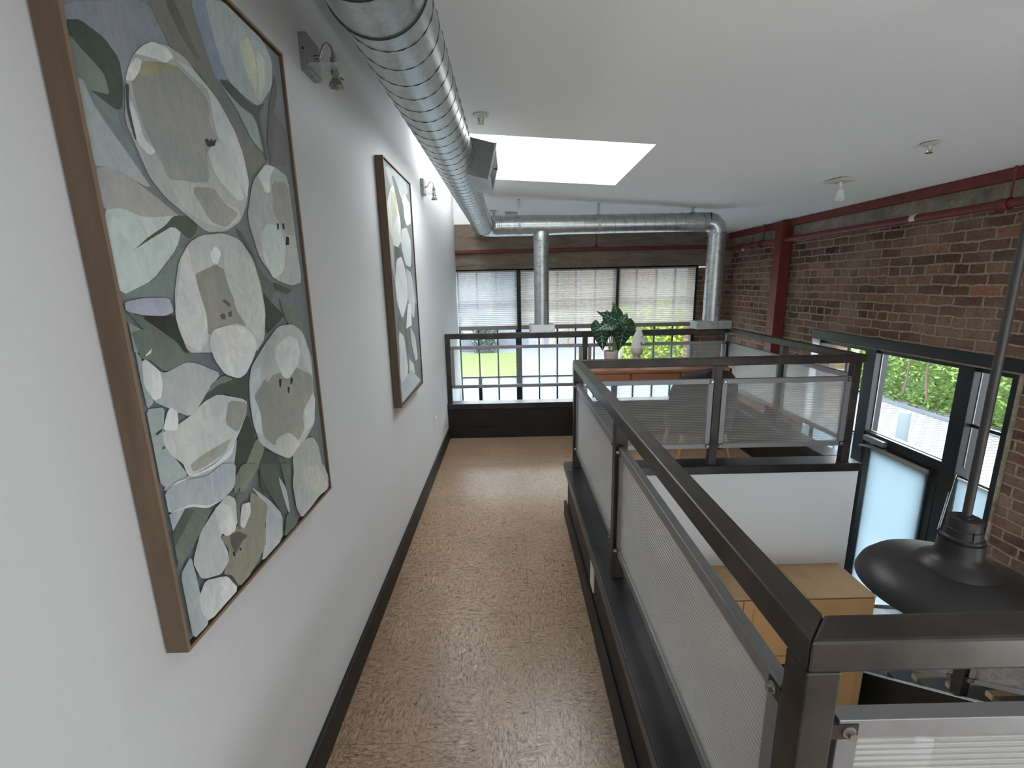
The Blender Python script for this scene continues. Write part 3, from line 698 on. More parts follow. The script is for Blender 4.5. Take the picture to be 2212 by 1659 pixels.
# ------------------------------------------------------------------ wall sconces
def make_sconce():
    t = thing('wall_sconce','nearer nickel wall sconce with glass plate, between the two paintings\' tops','sconce',(XL,1.615,.67))
    MB().box(0,.026,0,.10,0,.105).build('backplate','plate',t,bevel=.001)
    MB().lathe([(0,-.0008),(.004,-.0008),(.004,.001)],(0.012,0,.06),10,1).build('screw','seam',t); MB().lathe([(0,-.0008),(.003,-.0008),(.003,.001)],(.013,.05,0),8).build('screw','seam',t)
    q = MB().tube([(.026,.05,.055),(.042,.05,.055)],.006,10); q.tube([(.042,.05,.055),(.050,.047,.068),(.060,.043,.085),(.074,.040,.091),(.086,.038,.080),(.092,.036,.060)],.0032,8); smooth(q.build('arm','chrome',t),40)
    q = MB().lathe([(0,.058),(.006,.058),(.006,.044),(.0105,.044),(.0105,.012),(.009,.010),(.0125,.008),(.0125,-.008),(.008,-.012)],(.093,.036,0),20); smooth(q.build('lamp_holder','chrome',t),30)
    q = MB().tube([(.100,.045,-.006),(.112,.055,-.009)],.0018,6); q.build('clip','seam',t)
    q = MB().lathe([(.008,-.010),(.014,-.018),(.022,-.034),(.0235,-.038),(.022,-.038),(.012,-.022),(0,-.016)],(.093,.036,0),24); smooth(q.build('reflector_bulb','chrome',t))
    # glass plate with round hole
    n = 32; v = []; f = []; x0,x1,y0,y1 = .026,.135,-.02,.11; cx,cy,r = .093,.036,.026
    for zz in (.006,.010):
        for i in range(n):
            a = 2*PI*i/n; dx,dy = math.cos(a),math.sin(a); k = min([(x1-cx)/dx if dx>1e-6 else 9,(x0-cx)/dx if dx<-1e-6 else 9,(y1-cy)/dy if dy>1e-6 else 9,(y0-cy)/dy if dy<-1e-6 else 9])
            v.append((cx+dx*k,cy+dy*k,zz)); v.append((cx+dx*r,cy+dy*r,zz))
    for b in (0,2*n):
        for i in range(n): j=(i+1)%n; f.append([b+2*i,b+2*j,b+2*j+1,b+2*i+1])
    for i in range(n):
        j=(i+1)%n; f.append([2*i,2*j,2*n+2*j,2*n+2*i]); f.append([2*i+1,2*j+1,2*n+2*j+1,2*n+2*i+1])
    MB().add(v,f).build('glass_plate','platglass',t)
    return t
M['platglass'] = sheer_mat('greenish_glass_plate', (.90,.96,.94), .75, .3)
s1 = make_sconce()
s2 = copy_tree(s1); s2.location = (XL,3.60,.665); s2['label'] = 'farther small wall sconce beside the far painting, under the duct'
for s in (s1,s2): s['group'] = 'sconces on the white wall'

# ------------------------------------------------------------------ paintings
def lin(c): return tuple(((v/255)/12.92 if v <= 10 else ((v/255+.055)/1.055)**2.4) for v in c)
def painting(y0,y1,z0,z1,data,label,base,gain):
    t = thing('framed_painting',label,'painting',(XL,y0,z0),0,'tulip paintings on the white wall')
    W, H = y1-y0, z1-z0; D = .044; th = .007
    f = MB().use('artframe'); f.box(.004,D,0,th,0,H).box(.004,D,W-th,W,0,H).box(.004,D,th,W-th,0,th).box(.004,D,th,W-th,H-th,H)
    fo = f.build('frame',None,t); fo.data.materials.append(M['artedge'])
    for p in fo.data.polygons:
        if p.normal.x > .9: p.material_index = 1
    MB().box(.006,D-.010,th,W-th,th,H-th).build('shadow_gap','artline',t)
    a, b, c, d = th+.006, W-th-.006, th+.006, H-th-.006
    mb = MB(); cols = []
    xk = D-.006
    def q(u,v,x): return (x, a+(b-a)*u/1000, c+(d-c)*v/1000)
    mb.box(.008,xk,a,b,c,d); cols += [lin(base)]*6
    rnd = random.Random(3)
    for k,(cl,pl) in enumerate(data):
        pts = [(pl[i],pl[i+1]) for i in range(0,len(pl),2)]
        # soften the outline a little
        if len(pts) > 4:
            o = []
            for i in range(len(pts)):
                p, r = pts[i], pts[(i+1)%len(pts)]
                o += [(p[0]*.86+r[0]*.14,p[1]*.86+r[1]*.14),(p[0]*.14+r[0]*.86,p[1]*.14+r[1]*.86)]
        else: o = pts
        ar = sum(o[i][0]*o[(i+1)%len(o)][1]-o[(i+1)%len(o)][0]*o[i][1] for i in range(len(o)))/2
        if ar < 0: o = o[::-1]
        x = xk + .00008*(k+1); n = len(o); mx = sum(p[0] for p in o)/n; my = sum(p[1] for p in o)/n
        g_ = sum(cl)/3; cl2 = tuple(v*.66+g_*.34 for v in cl); lc = tuple(min(1,v*gain*.93*k_) for v,k_ in zip(lin(cl2),(.97,1.0,1.03)))
        sx_ = max(abs(p[0]-mx) for p in o)+1; sy_ = max(abs(p[1]-my) for p in o)+1; ga = rnd.uniform(-.5,.5)
        def shade(p): t_ = 1 + .10*((p[0]-mx)/sx_*(.6+ga) - (p[1]-my)/sy_*.7); return tuple(min(1,v*t_) for v in lc)
        k0 = len(mb.v)
        for p in o: mb.v.append(q(p[0],p[1],x))
        mb.f.append([k0+i for i in range(n)]); mb.mi.append(0); cols.append(tuple(shade(p) for p in o))
        if abs(ar) > 1e12:      # brush streaks along the petal
            far = max(o, key=lambda p: (p[0]-mx)**2*.3+(p[1]-my)**2); dx, dy = far[0]-mx, far[1]-my; L_ = math.hypot(dx,dy); dx /= L_; dy /= L_
            for s_ in range(9):
                off = rnd.uniform(-.55,.55)*min(sx_,sy_)*.8; a0 = rnd.uniform(-.65,.1)*L_; a1 = a0+rnd.uniform(.25,.6)*L_; wd_ = rnd.uniform(3,9); f_ = rnd.choice((.88,.93,1.07,1.12))
                c0 = (mx-dy*off+dx*a0, my+dx*off+dy*a0); c1 = (mx-dy*off*.7+dx*a1, my+dx*off*.7+dy*a1)
                cm = ((c0[0]+c1[0])/2,(c0[1]+c1[1])/2)
                xs2 = x+.00004; pv = [c0,(cm[0]+dy*wd_,cm[1]-dx*wd_),c1,(cm[0]-dy*wd_,cm[1]+dx*wd_)]
                def ins(p):
                    c_ = False
                    for i in range(n):
                        p1, p2 = o[i], o[(i+1)%n]
                        if (p1[1]>p[1]) != (p2[1]>p[1]) and p[0] < (p2[0]-p1[0])*(p[1]-p1[1])/(p2[1]-p1[1])+p1[0]: c_ = not c_
                    return c_
                if not all(ins(p) for p in pv): continue
                k1 = len(mb.v)
                for p in pv: mb.v.append(q(p[0],p[1],xs2))
                lc2 = tuple(min(1,v*f_) for v in lc); mb.f.append([k1,k1+1,k1+2,k1+3]); mb.mi.append(0); cols.append((lc,lc2,lc,lc2))
    ob = mb.build('canvas','art',t,fix=False); me = ob.data
    at = me.color_attributes.new('paint','FLOAT_COLOR','CORNER')
    for p, cc in zip(me.polygons, cols):
        for i, li in enumerate(p.loop_indices):
            v = cc[i] if isinstance(cc[0],tuple) else cc
            at.data[li].color = (*v,1)
    return t
painting(.708,1.390,-.637,.616,ART_TULIPS,'large nearer framed painting of white tulips with a brown wooden frame',(134,140,144),2.0)
painting(2.386,3.018,-.640,.620,ART_TULIPS_FAR,'farther, narrower-looking framed tulip painting next to the small sconce',(130,138,140),2.0)

# ------------------------------------------------------------------ outlets
def outlet(loc, rz, lab):
    t = thing('wall_outlet',lab,'outlet',loc,rz)
    MB().box(-.037,.037,0,.006,0,.115).build('cover_plate','white',t,bevel=.0015)
    q = MB()
    for z in (.03,.07): q.box(-.016,.016,.006,.0072,z-.012,z+.014)
    q.build('receptacle','white',t,bevel=.001)
outlet((XL,3.69,-1.185),-PI/2,'white outlet on the left wall above baseboard near far railing')
outlet((.347,1.82,-1.345),PI/2,'white outlet plate set in the black kerb beside the walkway')

# ------------------------------------------------------------------ railings
RW = .05; ZT = -.46
def poly_sheet(mb, x0, x1, z0, z1, y=0, th=.0075):
    mb.use('poly'); 
    mb.add([(x0,y-th/2,z0),(x1,y-th/2,z0),(x1,y-th/2,z1),(x0,y-th/2,z1)],[(0,1,2,3)])
    mb.add([(x0,y+th/2,z0),(x1,y+th/2,z0),(x1,y+th/2,z1),(x0,y+th/2,z1)],[(0,1,2,3)])
    mb.use('rib'); n = int((z1-z0)/.0105)
    for i in range(1,n):
        z = z0+(z1-z0)*i/n; mb.add([(x0,y-th/2,z),(x1,y-th/2,z),(x1,y+th/2,z),(x0,y+th/2,z)],[(0,1,2,3)])
def panel(root, a, b, z0, z1, yo=0, side=1, f=None, fw=.030, fd=.024):
    q = MB(f); d = fd/2
    for (u0,u1,v0,v1) in ((a,b,z1-fw,z1),(a,b,z0,z0+fw),(a,a+fw,z0+fw,z1-fw),(b-fw,b,z0+fw,z1-fw)): q.box(u0,u1,yo-d,yo+d,v0,v1)
    fr = q.build('panel_frame','alu',root,bevel=.0015 if f is None else 0)
    q = MB(f); poly_sheet(q,a+fw-.004,b-fw+.004,z0+fw-.004,z1-fw+.004,yo); q.build('panel_sheet',None,fr,fix=False)
    for u in (a+.013,b-.013):
        for v in (z0+.017,z1-.017):
            k = MB(f); s_ = -side
            k.tube([(u,yo+s_*d,v),(u,yo+s_*(d+.004),v)],.0095,12); k.tube([(u,yo+s_*(d+.004),v),(u,yo+s_*(d+.012),v)],.006,8)
            smooth(k.build('bolt','screw',fr),30)
    k = MB(f)
    for u0,u1 in ((a-.016,a+.026),(b-.026,b+.016)):
        for v in (z0+.006,z1-.030): MB(f).box(u0,u1,yo-d-.0022,yo+d+.0022,v,v+.024).build('bracket','steel',root)
def railing(label, org, rz, L, posts, panels, m0, m1, hm0=0, L0=None):
    t = thing('guard_railing',label,'railing',(org[0],org[1],0),rz,'steel guard railings with ribbed panels')
    h = RW/2; a = (0 if L0 is None else L0)
    vs = []
    for z in (ZT-RW,ZT):
        vs += [(a-m0*h*1.0,-h,z),(L-m1*h,-h,z),(L+m1*h,h,z),(a+m0*h,h,z)]
    MB().hexa(vs).build('handrail','steel',t,bevel=.005)
    for x in posts:
        MB().box(x-.0235,x+.0235,-.0235,.0235,-1.15,ZT-RW).build('post','steel',t,bevel=.003)
        MB().tube([(x-.024,-.025,-1.148),(x+.024,-.025,-1.148)],.0025,6).build('weld','steel',t)
    return t
ra = railing('walkway railing beside the kerb on the right, rising toward the camera',(.405,.53),PI/2,2.215,(.0,1.105,2.215),(),-1,1)
panel(ra,.042,1.070,-1.03,-.595,0,-1); panel(ra,1.140,2.178,-1.03,-.595,0,-1)
rb = railing('nearest railing crossing the bottom right corner of the view',(.405,.53),0,2.25,(1.10,2.22),(),1,0)
panel(rb,.040,1.065,-1.03,-.600,.0,1); panel(rb,1.135,2.19,-1.03,-.600,0,1)
rc = railing('front railing of the loft above the white wall, before the desk',(.405,2.745),0,1.725,(.857,1.700),(),-1,-1)
panel(rc,.030,.830,-1.036,-.590,-.012,1); panel(rc,.884,1.672,-1.036,-.592,-.012,1)
rd = railing('right-hand railing of the loft facing the brick wall',(2.13,2.745),PI/2,1.71,(.78,),(),1,-1)
panel(rd,.034,.744,-1.03,-.592,0,-1); panel(rd,.816,1.676,-1.03,-.592,0,-1)
re_ = railing('far railing in front of the windows, ending at the left wall',(XL,4.455),0,2.13-XL,(.025,1.365,2.13-XL),(),0,1,L0=.001)
panel(re_,.052,1.335,-1.00,-.582,-.012,1); panel(re_,1.395,2.13-XL-.035,-1.00,-.582,-.012,1)

# ------------------------------------------------------------------ stair to the lower floor
XS = 2.25; SL = -.717
def sz(y): return -2.475 + (y-2.448)*SL      # top line of the stringer
st = thing('staircase','dark stair with tan and black treads descending beside the brick wall','stairs',(0,0,0))
q = MB(); y0, y1 = .95, 3.45
q.hexa([(XS-.02,y0,sz(y0)-.30),(XS+.006,y0,sz(y0)-.30),(XS+.006,y1,sz(y1)-.30),(XS-.02,y1,sz(y1)-.30),(XS-.02,y0,sz(y0)-.001),(XS+.006,y0,sz(y0)-.001),(XS+.006,y1,sz(y1)-.001),(XS-.02,y1,sz(y1)-.001)])
q.build('stringer','black',st)
q = MB(); q.hexa([(XS-.022,y0,sz(y0)-.001),(XS+.012,y0,sz(y0)-.001),(XS+.012,y1,sz(y1)-.001),(XS-.022,y1,sz(y1)-.001),(XS-.022,y0,sz(y0)+.004),(XS+.012,y0,sz(y0)+.004),(XS+.012,y1,sz(y1)+.004),(XS-.022,y1,sz(y1)+.004)])
q.build('stringer_edge','stringer',st)
for k in range(12):
    yf = 1.10+k*.185; zt = sz(yf+.09)-.02
    o = MB().box(XS+.040,XR-.03,yf+.168,yf+.205,zt-.03,zt).build('tread','tread',st,bevel=.003)
    MB().box(XS+.040,XR-.03,yf,yf+.168,zt-.03,zt-.0005).build('grip_strip','grit',o)
rs = thing('guard_railing','sloping stair railing with ribbed panels behind the nearest railing','railing',(2.262,0,0),PI/2,'steel guard railings with ribbed panels')
fsh = lambda p: (p[0], p[1], p[2] + (sz(p[0])+2.475))
MB(fsh).box(1.05,3.3,-.012,.012,-1.905,-1.885).build('handrail','steel',rs)
for y in (1.95,3.05):
    MB().box(y-.026,y+.026,-.022,.022,sz(y)+.006,sz(y)+.575).build('post','steel',rs,bevel=.002)
panel(rs,1.985,3.02,-2.385,-1.975,0,-1,fsh,.026,.02); panel(rs,1.15,1.91,-2.385,-1.975,0,-1,fsh,.026,.02)

# ------------------------------------------------------------------ kitchen cabinets below the loft
def cabinet(label, x0, x1, z0, z1, doors, y0=2.378, y1=2.715):
    t = thing('wall_cabinet',label,'cabinet',(x0,y0,z0),0,'maple cabinets on the white wall')
    W,H,D = x1-x0,z1-z0,y1-y0
    MB().use('maple').box(0,W,.021,D,0,H-.0).build('carcass',None,t,bevel=.0015)
    MB().box(.0,W,.0,D,H+.0002,H+.006).build('top_panel','carton',t)
    for (a,b) in doors:
        st_ = .055; q = MB().box(a,a+st_,0,.0205,.004,H-.006).box(b-st_,b,0,.0205,.004,H-.006).box(a+st_,b-st_,0,.0205,.004,.004+st_).box(a+st_,b-st_,0,.0205,H-.006-st_,H-.006)
        o = q.build('door','maple',t,bevel=.0015); MB().box(a+st_,b-st_,.010,.0204,.004+st_,H-.006-st_).build('door_panel','maple',o)
    return t
cabinet('short maple wall cabinet, left of the taller one, seen through the railing',.62,1.742,-2.325,-1.866,((.005,.365),(.370,.735),(.740,1.117)))
cabinet('taller maple wall cabinet at right end beside the glass door',1.744,2.145,-2.95,-1.866,((.005,.396),))
t = thing('range_hood','black range hood under the short maple cabinet','hood',(1.3,2.40,-2.45)); MB().box(-.38,.42,0,.3,0,.122).build('hood_body','black',t,bevel=.004); MB().box(-.38,.42,-.012,0,0,.03).build('control_strip','alu',t)

# ------------------------------------------------------------------ pendant lamp
t = thing('pendant_lamp','dark grey industrial dome pendant hanging on a long rod before the door','lamp',(1.248,1.15,-.655))
zc = ceil_z(1.248,1.15)+.655
smooth(MB().tube([(0,0,0),(0,0,zc)],.0105,12).build('rod','rod',t))
smooth(MB().lathe([(0,zc-.02),(.05,zc-.02),(.055,zc-.002)],n=20).build('canopy','lamp',t))
q = MB().lathe([(0,.006),(.019,.006),(.019,0),(.036,-.002),(.038,-.010),(.038,-.030),(.041,-.032),(.042,-.052),(.047,-.056),(.047,-.062),(.044,-.064),(.044,-.066)],n=32); smooth(q.build('socket_cap','lamp',t),30)
q = MB()
for k in range(3):
    a = k*2*PI/3+.3; q.box(.040*math.cos(a)-.004,.040*math.cos(a)+.004,.040*math.sin(a)-.004,.040*math.sin(a)+.004,-.056,-.030)
q.build('clamp','lamp',t)
pf = [(.050,-.066),(.052,-.10),(.055,-.118),(.070,-.128),(.088,-.142),(.092,-.150),(.110,-.153),(.150,-.162),(.190,-.180),(.214,-.205),(.222,-.225),(.224,-.232)]
q = MB().lathe([(.044,-.066)]+pf+[(.220,-.232),(.185,-.19),(.10,-.165),(.04,-.15)],n=56); smooth(q.build('dome_shade','lamp',t),50)

# ------------------------------------------------------------------ desk, plant, horse head, chair
DY0, DY1, DX0, DX1, DZ = 3.885, 4.36, .60, 1.905, -.752
t = thing('writing_desk','walnut writing desk with drawers and black metal legs by far railing','desk',(DX0,DY0,ZF))
W, D, H = DX1-DX0, DY1-DY0, DZ-ZF
MB().box(0,W,0,D,H-.026,H).build('desk_top','walnut',t,bevel=.002)
MB().box(.0,W,.018,D,H-.125,H-.0265).build('drawer_case','walnut',t)
for k in range(3):
    o = MB().box(.012+k*.432,.012+k*.432+.42,0,.017,H-.120,H-.032).build('drawer','walnut',t,bevel=.0015)
    MB().box(.012+k*.432+.15,.012+k*.432+.27,-.004,.0005,H-.128,H-.10).build('finger_pull','black',o)
for x in (-.004,W-.012):
    MB().box(x,x+.018,.0,D,H-.126,H-.001).build('end_plate','black',t)
for x in (.02,W-.05):
    for y in (.02,D-.05): MB().box(x,x+.025,y,y+.025,0,H-.126).build('leg','black',t)
q = MB().tube([(.06,D-.03,.02),(.5,D-.03,H-.13)],.006,6).tube([(.5,D-.03,.02),(.06,D-.03,H-.13)],.006,6); q.build('cross_brace','black',t)

# potted plant
px, py = .935, 4.22
t = thing('potted_plant','dark green arrowhead plant with pale veins in a stoneware pot on the desk','plant',(px,py,DZ))
smooth(MB().lathe([(0,0),(.052,0),(.056,.004),(.0655,.11),(.067,.125),(.064,.127),(.060,.12),(.058,.11),(0,.11)],n=40).build('pot','pot',t),40)
smooth(MB().lathe([(0,.112),(.057,.111)],n=20).build('soil','soil',t))
def leaf_mesh(Ln, Wd, curl):
    """arrow-shaped leaf in local xy: base (stalk) at origin, tip at +x; two back lobes"""
    prof = [(-.34,.20,.30),(-.22,.08,.46),(-.05,.0,.52),(.12,0,.50),(.3,0,.44),(.48,0,.34),(.66,0,.22),(.82,0,.11),(1,0,.0)]
    mb = MB().use('leaf'); n = len(prof); ids = {}
    for sgn in (1,-1):
        for i,(x,inr,out) in enumerate(prof):
            for j in range(5):
                f = j/4; y = inr+(out-inr)*f
                if i == 0: y = .18 + .05*f*2
                rip = .012*math.sin(i*2.2+1)*f
                z = curl*(-(max(x,0)**2)*.45) + .18*f*(1-.6*abs(x)) *.5 - .10*f*f + rip
                mb.v.append((x*Ln, sgn*y*Wd, z*Ln)); ids[sgn,i,j] = len(mb.v)-1
        for i in range(n-1):
            for j in range(4):
                mb.f.append([ids[sgn,i,j],ids[sgn,i+1,j],ids[sgn,i+1,j+1],ids[sgn,i,j+1]]); mb.mi.append(0)
    mb.use('vein')
    def P(x,yf,sgn):
        for i in range(n-1):
            if prof[i][0] <= x <= prof[i+1][0]:
                k = (x-prof[i][0])/(prof[i+1][0]-prof[i][0]); break
        j = yf*4; j0 = min(3,int(j)); fj = j-j0
        a = Vector(mb.v[ids[sgn,i,j0]]).lerp(Vector(mb.v[ids[sgn,i+1,j0]]),k); b = Vector(mb.v[ids[sgn,i,j0+1]]).lerp(Vector(mb.v[ids[sgn,i+1,j0+1]]),k)
        return a.lerp(b,fj)+Vector((0,0,.0012))
    def strip(pts,w):
        for k in range(len(pts)-1):
            a,b = pts[k],pts[k+1]; d = (b-a).normalized(); s_ = d.cross(Vector((0,0,1))).normalized()*w
            mb.add([a-s_,a+s_,b+s_*.7,b-s_*.7],[(0,1,2,3)])
    strip([P(x,.0,1) for x in (-.04,.12,.3,.48,.66,.82,.97)],.0022)
    for sgn in (1,-1):
        for x in (.02,.18,.34,.50,.66): strip([P(x,0,sgn),P(x+.07,.45,sgn),P(min(.97,x+.11),.9,sgn)],.0012)
        strip([P(-.04,.1,sgn),P(-.15,.35,sgn),P(-.28,.6,sgn)],.0014); strip([P(-.04,.1,sgn),P(-.02,.5,sgn),P(-.02,.9,sgn)],.0012)
    return mb
def place_leaf(tipdir, base, Ln, Wd, roll, curl, root):
    mb = leaf_mesh(Ln,Wd,curl); o = mb.build('leaf',None,root,fix=False); smooth(o,80)
    x = Vector(tipdir).normalized(); n0 = Vector(roll).normalized(); y = n0.cross(x).normalized(); z = x.cross(y)
    m = Matrix.Identity(4)
    for i in range(3): m[i][0], m[i][1], m[i][2], m[i][3] = x[i], y[i], z[i], base[i]
    o.matrix_local = m
    s_ = MB().tube([(0.012*(1 if base[0]>0 else -1),0,.11),(base[0]*.45,base[1]*.45,.11+(base[2]-.11)*.6),tuple(base)],[.0045,.0035,.0025],8)
    smooth(s_.build('leaf_stalk','stalk',root))
place_leaf((.10,-.05,-1),(-.105,-.03,.345),.22,.175,(-.15,-1,.15),.25,t)
place_leaf((-.75,-.15,-.30),(-.01,-.05,.395),.17,.15,(-.1,-.75,.65),.35,t)
place_leaf((-.80,-.10,.42),(.055,-.04,.40),.225,.145,(.25,-.9,.45),.1,t)
place_leaf((-.14,.02,-1),(.105,-.03,.350),.235,.20,(.15,-1,.1),.2,t)
place_leaf((-.20,0,.95),(.055,.02,.44),.145,.125,(.3,-.9,.2),.4,t)
place_leaf((.85,-.05,.80),(.085,-.02,.35),.125,.105,(-.5,-.9,.3),.2,t)
place_leaf((.05,.3,.9),(-.035,.03,.43),.085,.09,(0,-1,.3),.5,t)
place_leaf((.30,-.2,.6),(.085,-.05,.40),.085,.11,(.2,-1,.4),.3,t)

# horse head
t = thing('horse_head_sculpture','white ceramic horse head on a turned pedestal, right of the plant','sculpture',(1.175,4.22,DZ))
smooth(MB().lathe([(0,0),(.058,0),(.058,.010),(.050,.018),(.036,.040),(.030,.062),(.033,.078),(.046,.092),(.055,.112),(.056,.135),(.050,.150),(0,.152)],n=40).build('pedestal','pot',t),50)
out = [(-.050,.140),(-.052,.175),(-.047,.215),(-.038,.255),(-.022,.292),(-.006,.316),(.002,.338),(.008,.318),(.018,.334),(.022,.312),(.032,.300),(.046,.278),(.058,.252),(.072,.226),(.082,.210),(.080,.192),(.064,.186),(.052,.200),(.040,.208),(.026,.206),(.024,.188),(.036,.168),(.048,.150),(.050,.138)]
q = MB(); n = len(out); cx = sum(p[0] for p in out)/n; layers = [(-.036,.62),(-.030,.82),(-.018,.95),(0,1.0),(.018,.95),(.030,.82),(.036,.62)]
def wd(z): return 1.0 if z < .19 else (.62 if z > .28 else .85)
for k,(yy,sc) in enumerate(layers):
    for (x,z) in out:
        # shrink toward the local medial line
        mx_ = cx + (z-.23)*.25; mz = z if True else 0
        q.v.append((mx_+(x-mx_)*(sc if z < .30 else sc), yy*wd(z)*(1 if x < .05 else .65), .225+(z-.225)*(.97+.03*sc)))
for k in range(len(layers)-1):
    for i in range(n): q.f.append([k*n+i,k*n+(i+1)%n,(k+1)*n+(i+1)%n,(k+1)*n+i]); q.mi.append(0)
q.f.append(list(range(n))[::-1]); q.mi.append(0); q.f.append([6*n+i for i in range(n)]); q.mi.append(0)
q.cur = 0
o = smooth(q.build('horse_head','marble',t),60)
for i_,(ys) in enumerate((-.026,.026)):
    smooth(MB().lathe([(0,.006),(.005,.004),(.007,0),(.005,-.004),(0,-.006)],(.030,ys,.262),10).build('eye','marble',t))
q = MB()
for k in range(7): q.tube([(-.050+k*.006,0,.17+k*.022),(-.036+k*.007,-.027*wd(.17+k*.022),.182+k*.02),(-.022+k*.006,-.031*wd(.17+k*.022),.165+k*.021)],[.006,.006,.003],8)
smooth(q.build('mane','marble',t))

# chair
t = thing('desk_chair','black upholstered round-back chair with wooden legs pushed to the desk','chair',(1.405,3.33,ZF))
q = MB(); nu, nv = 20, 12
for side in (0,1):
    for j in range(nv+1):
        v = j/nv; z = .43 + .475*v
        w_ = .245*math.sqrt(max(0,1-max(0,(v-.50)/.5)**2.2)) * (1 if v > .2 else .93+.35*v) if v < 1 else .012
        for i in range(nu+1):
            u = -1+2*i/nu; x = u*w_; y = -.20 - .06*(v) + .14*abs(u)**2.2*(w_/.245) + (.032 if side else 0)*(1-.0*abs(u))
            q.v.append((x,y,z))
K = (nu+1)*(nv+1)
for s_ in (0,1):
    for j in range(nv):
        for i in range(nu):
            a = s_*K+j*(nu+1)+i; q.f.append([a,a+1,a+nu+2,a+nu+1]); q.mi.append(0)
for j in range(nv):
    for i in (0,nu):
        a = j*(nu+1)+i; q.f.append([a,a+nu+1,K+a+nu+1,K+a]); q.mi.append(0)
for i in range(nu):
    a = nv*(nu+1)+i; q.f.append([a,a+1,K+a+1,K+a]); q.mi.append(0)
    q.f.append([i,i+1,K+i+1,K+i]); q.mi.append(0)
smooth(q.build('backrest','chairfab',t),60)
q = MB()
for (sx,z) in ((1.0,.40),(1.06,.42),(1.06,.46),(.98,.49),(.5,.497),(0,.498)):
    for i in range(32):
        a = 2*PI*i/32; q.v.append((sx*.215*math.copysign(abs(math.cos(a))**.7,math.cos(a)), .02+sx*.20*math.copysign(abs(math.sin(a))**.7,math.sin(a)), z))
for k in range(5):
    for i in range(32): q.f.append([k*32+i,k*32+(i+1)%32,(k+1)*32+(i+1)%32,(k+1)*32+i]); q.mi.append(0)
q.f.append(list(range(32))[::-1]); q.mi.append(0)
smooth(q.build('seat','chairfab',t),60)
for sx in (-1,1):
    for sy in (-1,1):
        smooth(MB().tube([(sx*.15,.02+sy*.14,.41),(sx*.205,.02+sy*.20,0)],[.018,.010],12).build('leg','oakleg',t))

# ------------------------------------------------------------------ far windows
t = thing('window_1',None,None,(0,0,0)); del_ = None; struct(t)
YW = YF+.03
mu = [-.627,-.394,-.157,None,.362,.591,.819,1.056,None,1.56,1.803,2.033,None]
q = MB()
q.box(XL,2.295,YW-.03,YW+.06,FT-.022,FT+.01)
for x, w_ in ((.106,.036),(1.318,.036),(2.277,.022)): q.box(x-w_,x+w_,YW-.02,YW+.06,-3.0,FT-.022)
for x in mu:
    if x is not None: q.box(x-.009,x+.009,YW,YW+.03,-3.0,FT-.022)
for z in (-.201,-.66,-1.155,-1.7,-2.3): q.box(XL,2.295,YW+.001,YW+.029,z-.009,z+.009)
q.box(-.394-.022,-.394+.022,YW-.01,YW+.04,-3.0,-1.155); q.box(.80,.84,YW-.01,YW+.04,-3.0,-1.155)
q.box(-.25,-.25+.001,YW,YW+.01,-3,-2.99)
q.build('window_frame','frame',t,bevel=0)
MB().add([(XL,YW+.015,-1.16),(2.295,YW+.015,-1.16),(2.295,YW+.015,FT-.02),(XL,YW+.015,FT-.02)],[(0,1,2,3)]).build('glass','glass',t)
MB().add([(XL,YW+.015,-3.0),(2.295,YW+.015,-3.0),(2.295,YW+.015,-1.161),(XL,YW+.015,-1.161)],[(0,1,2,3)]).build('frosted_glass','film',t)
def blind(x0,x1,mt,label,uneven):
    t = thing('pleated_shade',label,'shade',(x0,YF-.045,0),0,'pleated shades on the far windows')
    W = x1-x0; q = MB(); z = .142; zb = -.497; pts = []; k = 0; rnd = random.Random(5)
    while z > zb:
        st_ = .0115*(1 if not uneven else rnd.choice((.7,1,1.3))); pts.append((z, .0 if k%2 else .010)); z -= st_; k += 1
    pts.append((zb,0))
    for (a,ya),(b,yb) in zip(pts,pts[1:]): q.add([(0,ya,a),(W,ya,a),(W,yb,b),(0,yb,b)],[(0,1,2,3)])
    q.build('shade_fabric',mt,t,fix=False)
    MB().box(0,W,-.008,.025,.142,.160).build('head_rail','tan',t)
    MB().box(0,W,-.006,.018,-.548,-.497).build('bottom_rail','tan',t,bevel=.003)
    return t
blind(XL+.006,.092,'shade2','left pleated shade, whitest of the three, next to the white wall',False)
blind(.140,1.282,'shade','middle pleated shade with uneven dark stripes behind the left duct drop',True)
blind(1.328,2.250,'shade','right pleated shade beside the brick pier',False)
q = MB().box(.111,.124,YF-.05,YF+.01,-.56,.160).box(1.292,1.318,YF-.05,YF+.01,-.56,.160); struct(q.build('trim_11','frame'))

# ------------------------------------------------------------------ side windows and glass door
XW = 2.80
t = thing('window_2',None,None,(0,0,0)); struct(t)
q = MB()
q.box(XR-.012,XR+.10,OY0,OY1,-.513,-.445)                           # lintel steel
q.box(XW-.03,XW+.05,OY0,OY1,-.567,-.50)                            # head
for a,b in ((4.03,OY1),(3.40,3.505),(2.655,2.752),(OY0,2.445)): q.box(XW-.05,XW+.05,a,b,ZG,-.5)
q.box(XW-.045,XW+.05,2.752,3.40,-1.245,-1.174)                      # transom
for z in (-.90,-1.24,-1.56,-1.9): q.box(XW-.008,XW+.012,2.445,2.655,z-.010,z+.010)
for z in (-.90,-1.24,-1.56,-1.9): q.box(XW-.008,XW+.012,3.505,4.03,z-.010,z+.010)
q.box(XW-.008,XW+.012,3.735,3.757,-1.24,-.567)
q.box(XW-.008,XW+.012,3.735,3.757,ZG,-1.24)
q.build('window_frame','frame',t,bevel=.002)
MB().box(XR-.016,XR+.07,OY0,OY1,-.524,-.5135).build('ledge','dust',t)
MB().add([(XW,OY0,-1.9),(XW,OY1,-1.9),(XW,OY1,-.56),(XW,OY0,-.56)],[(0,1,2,3)]).build('glass','glass',t)
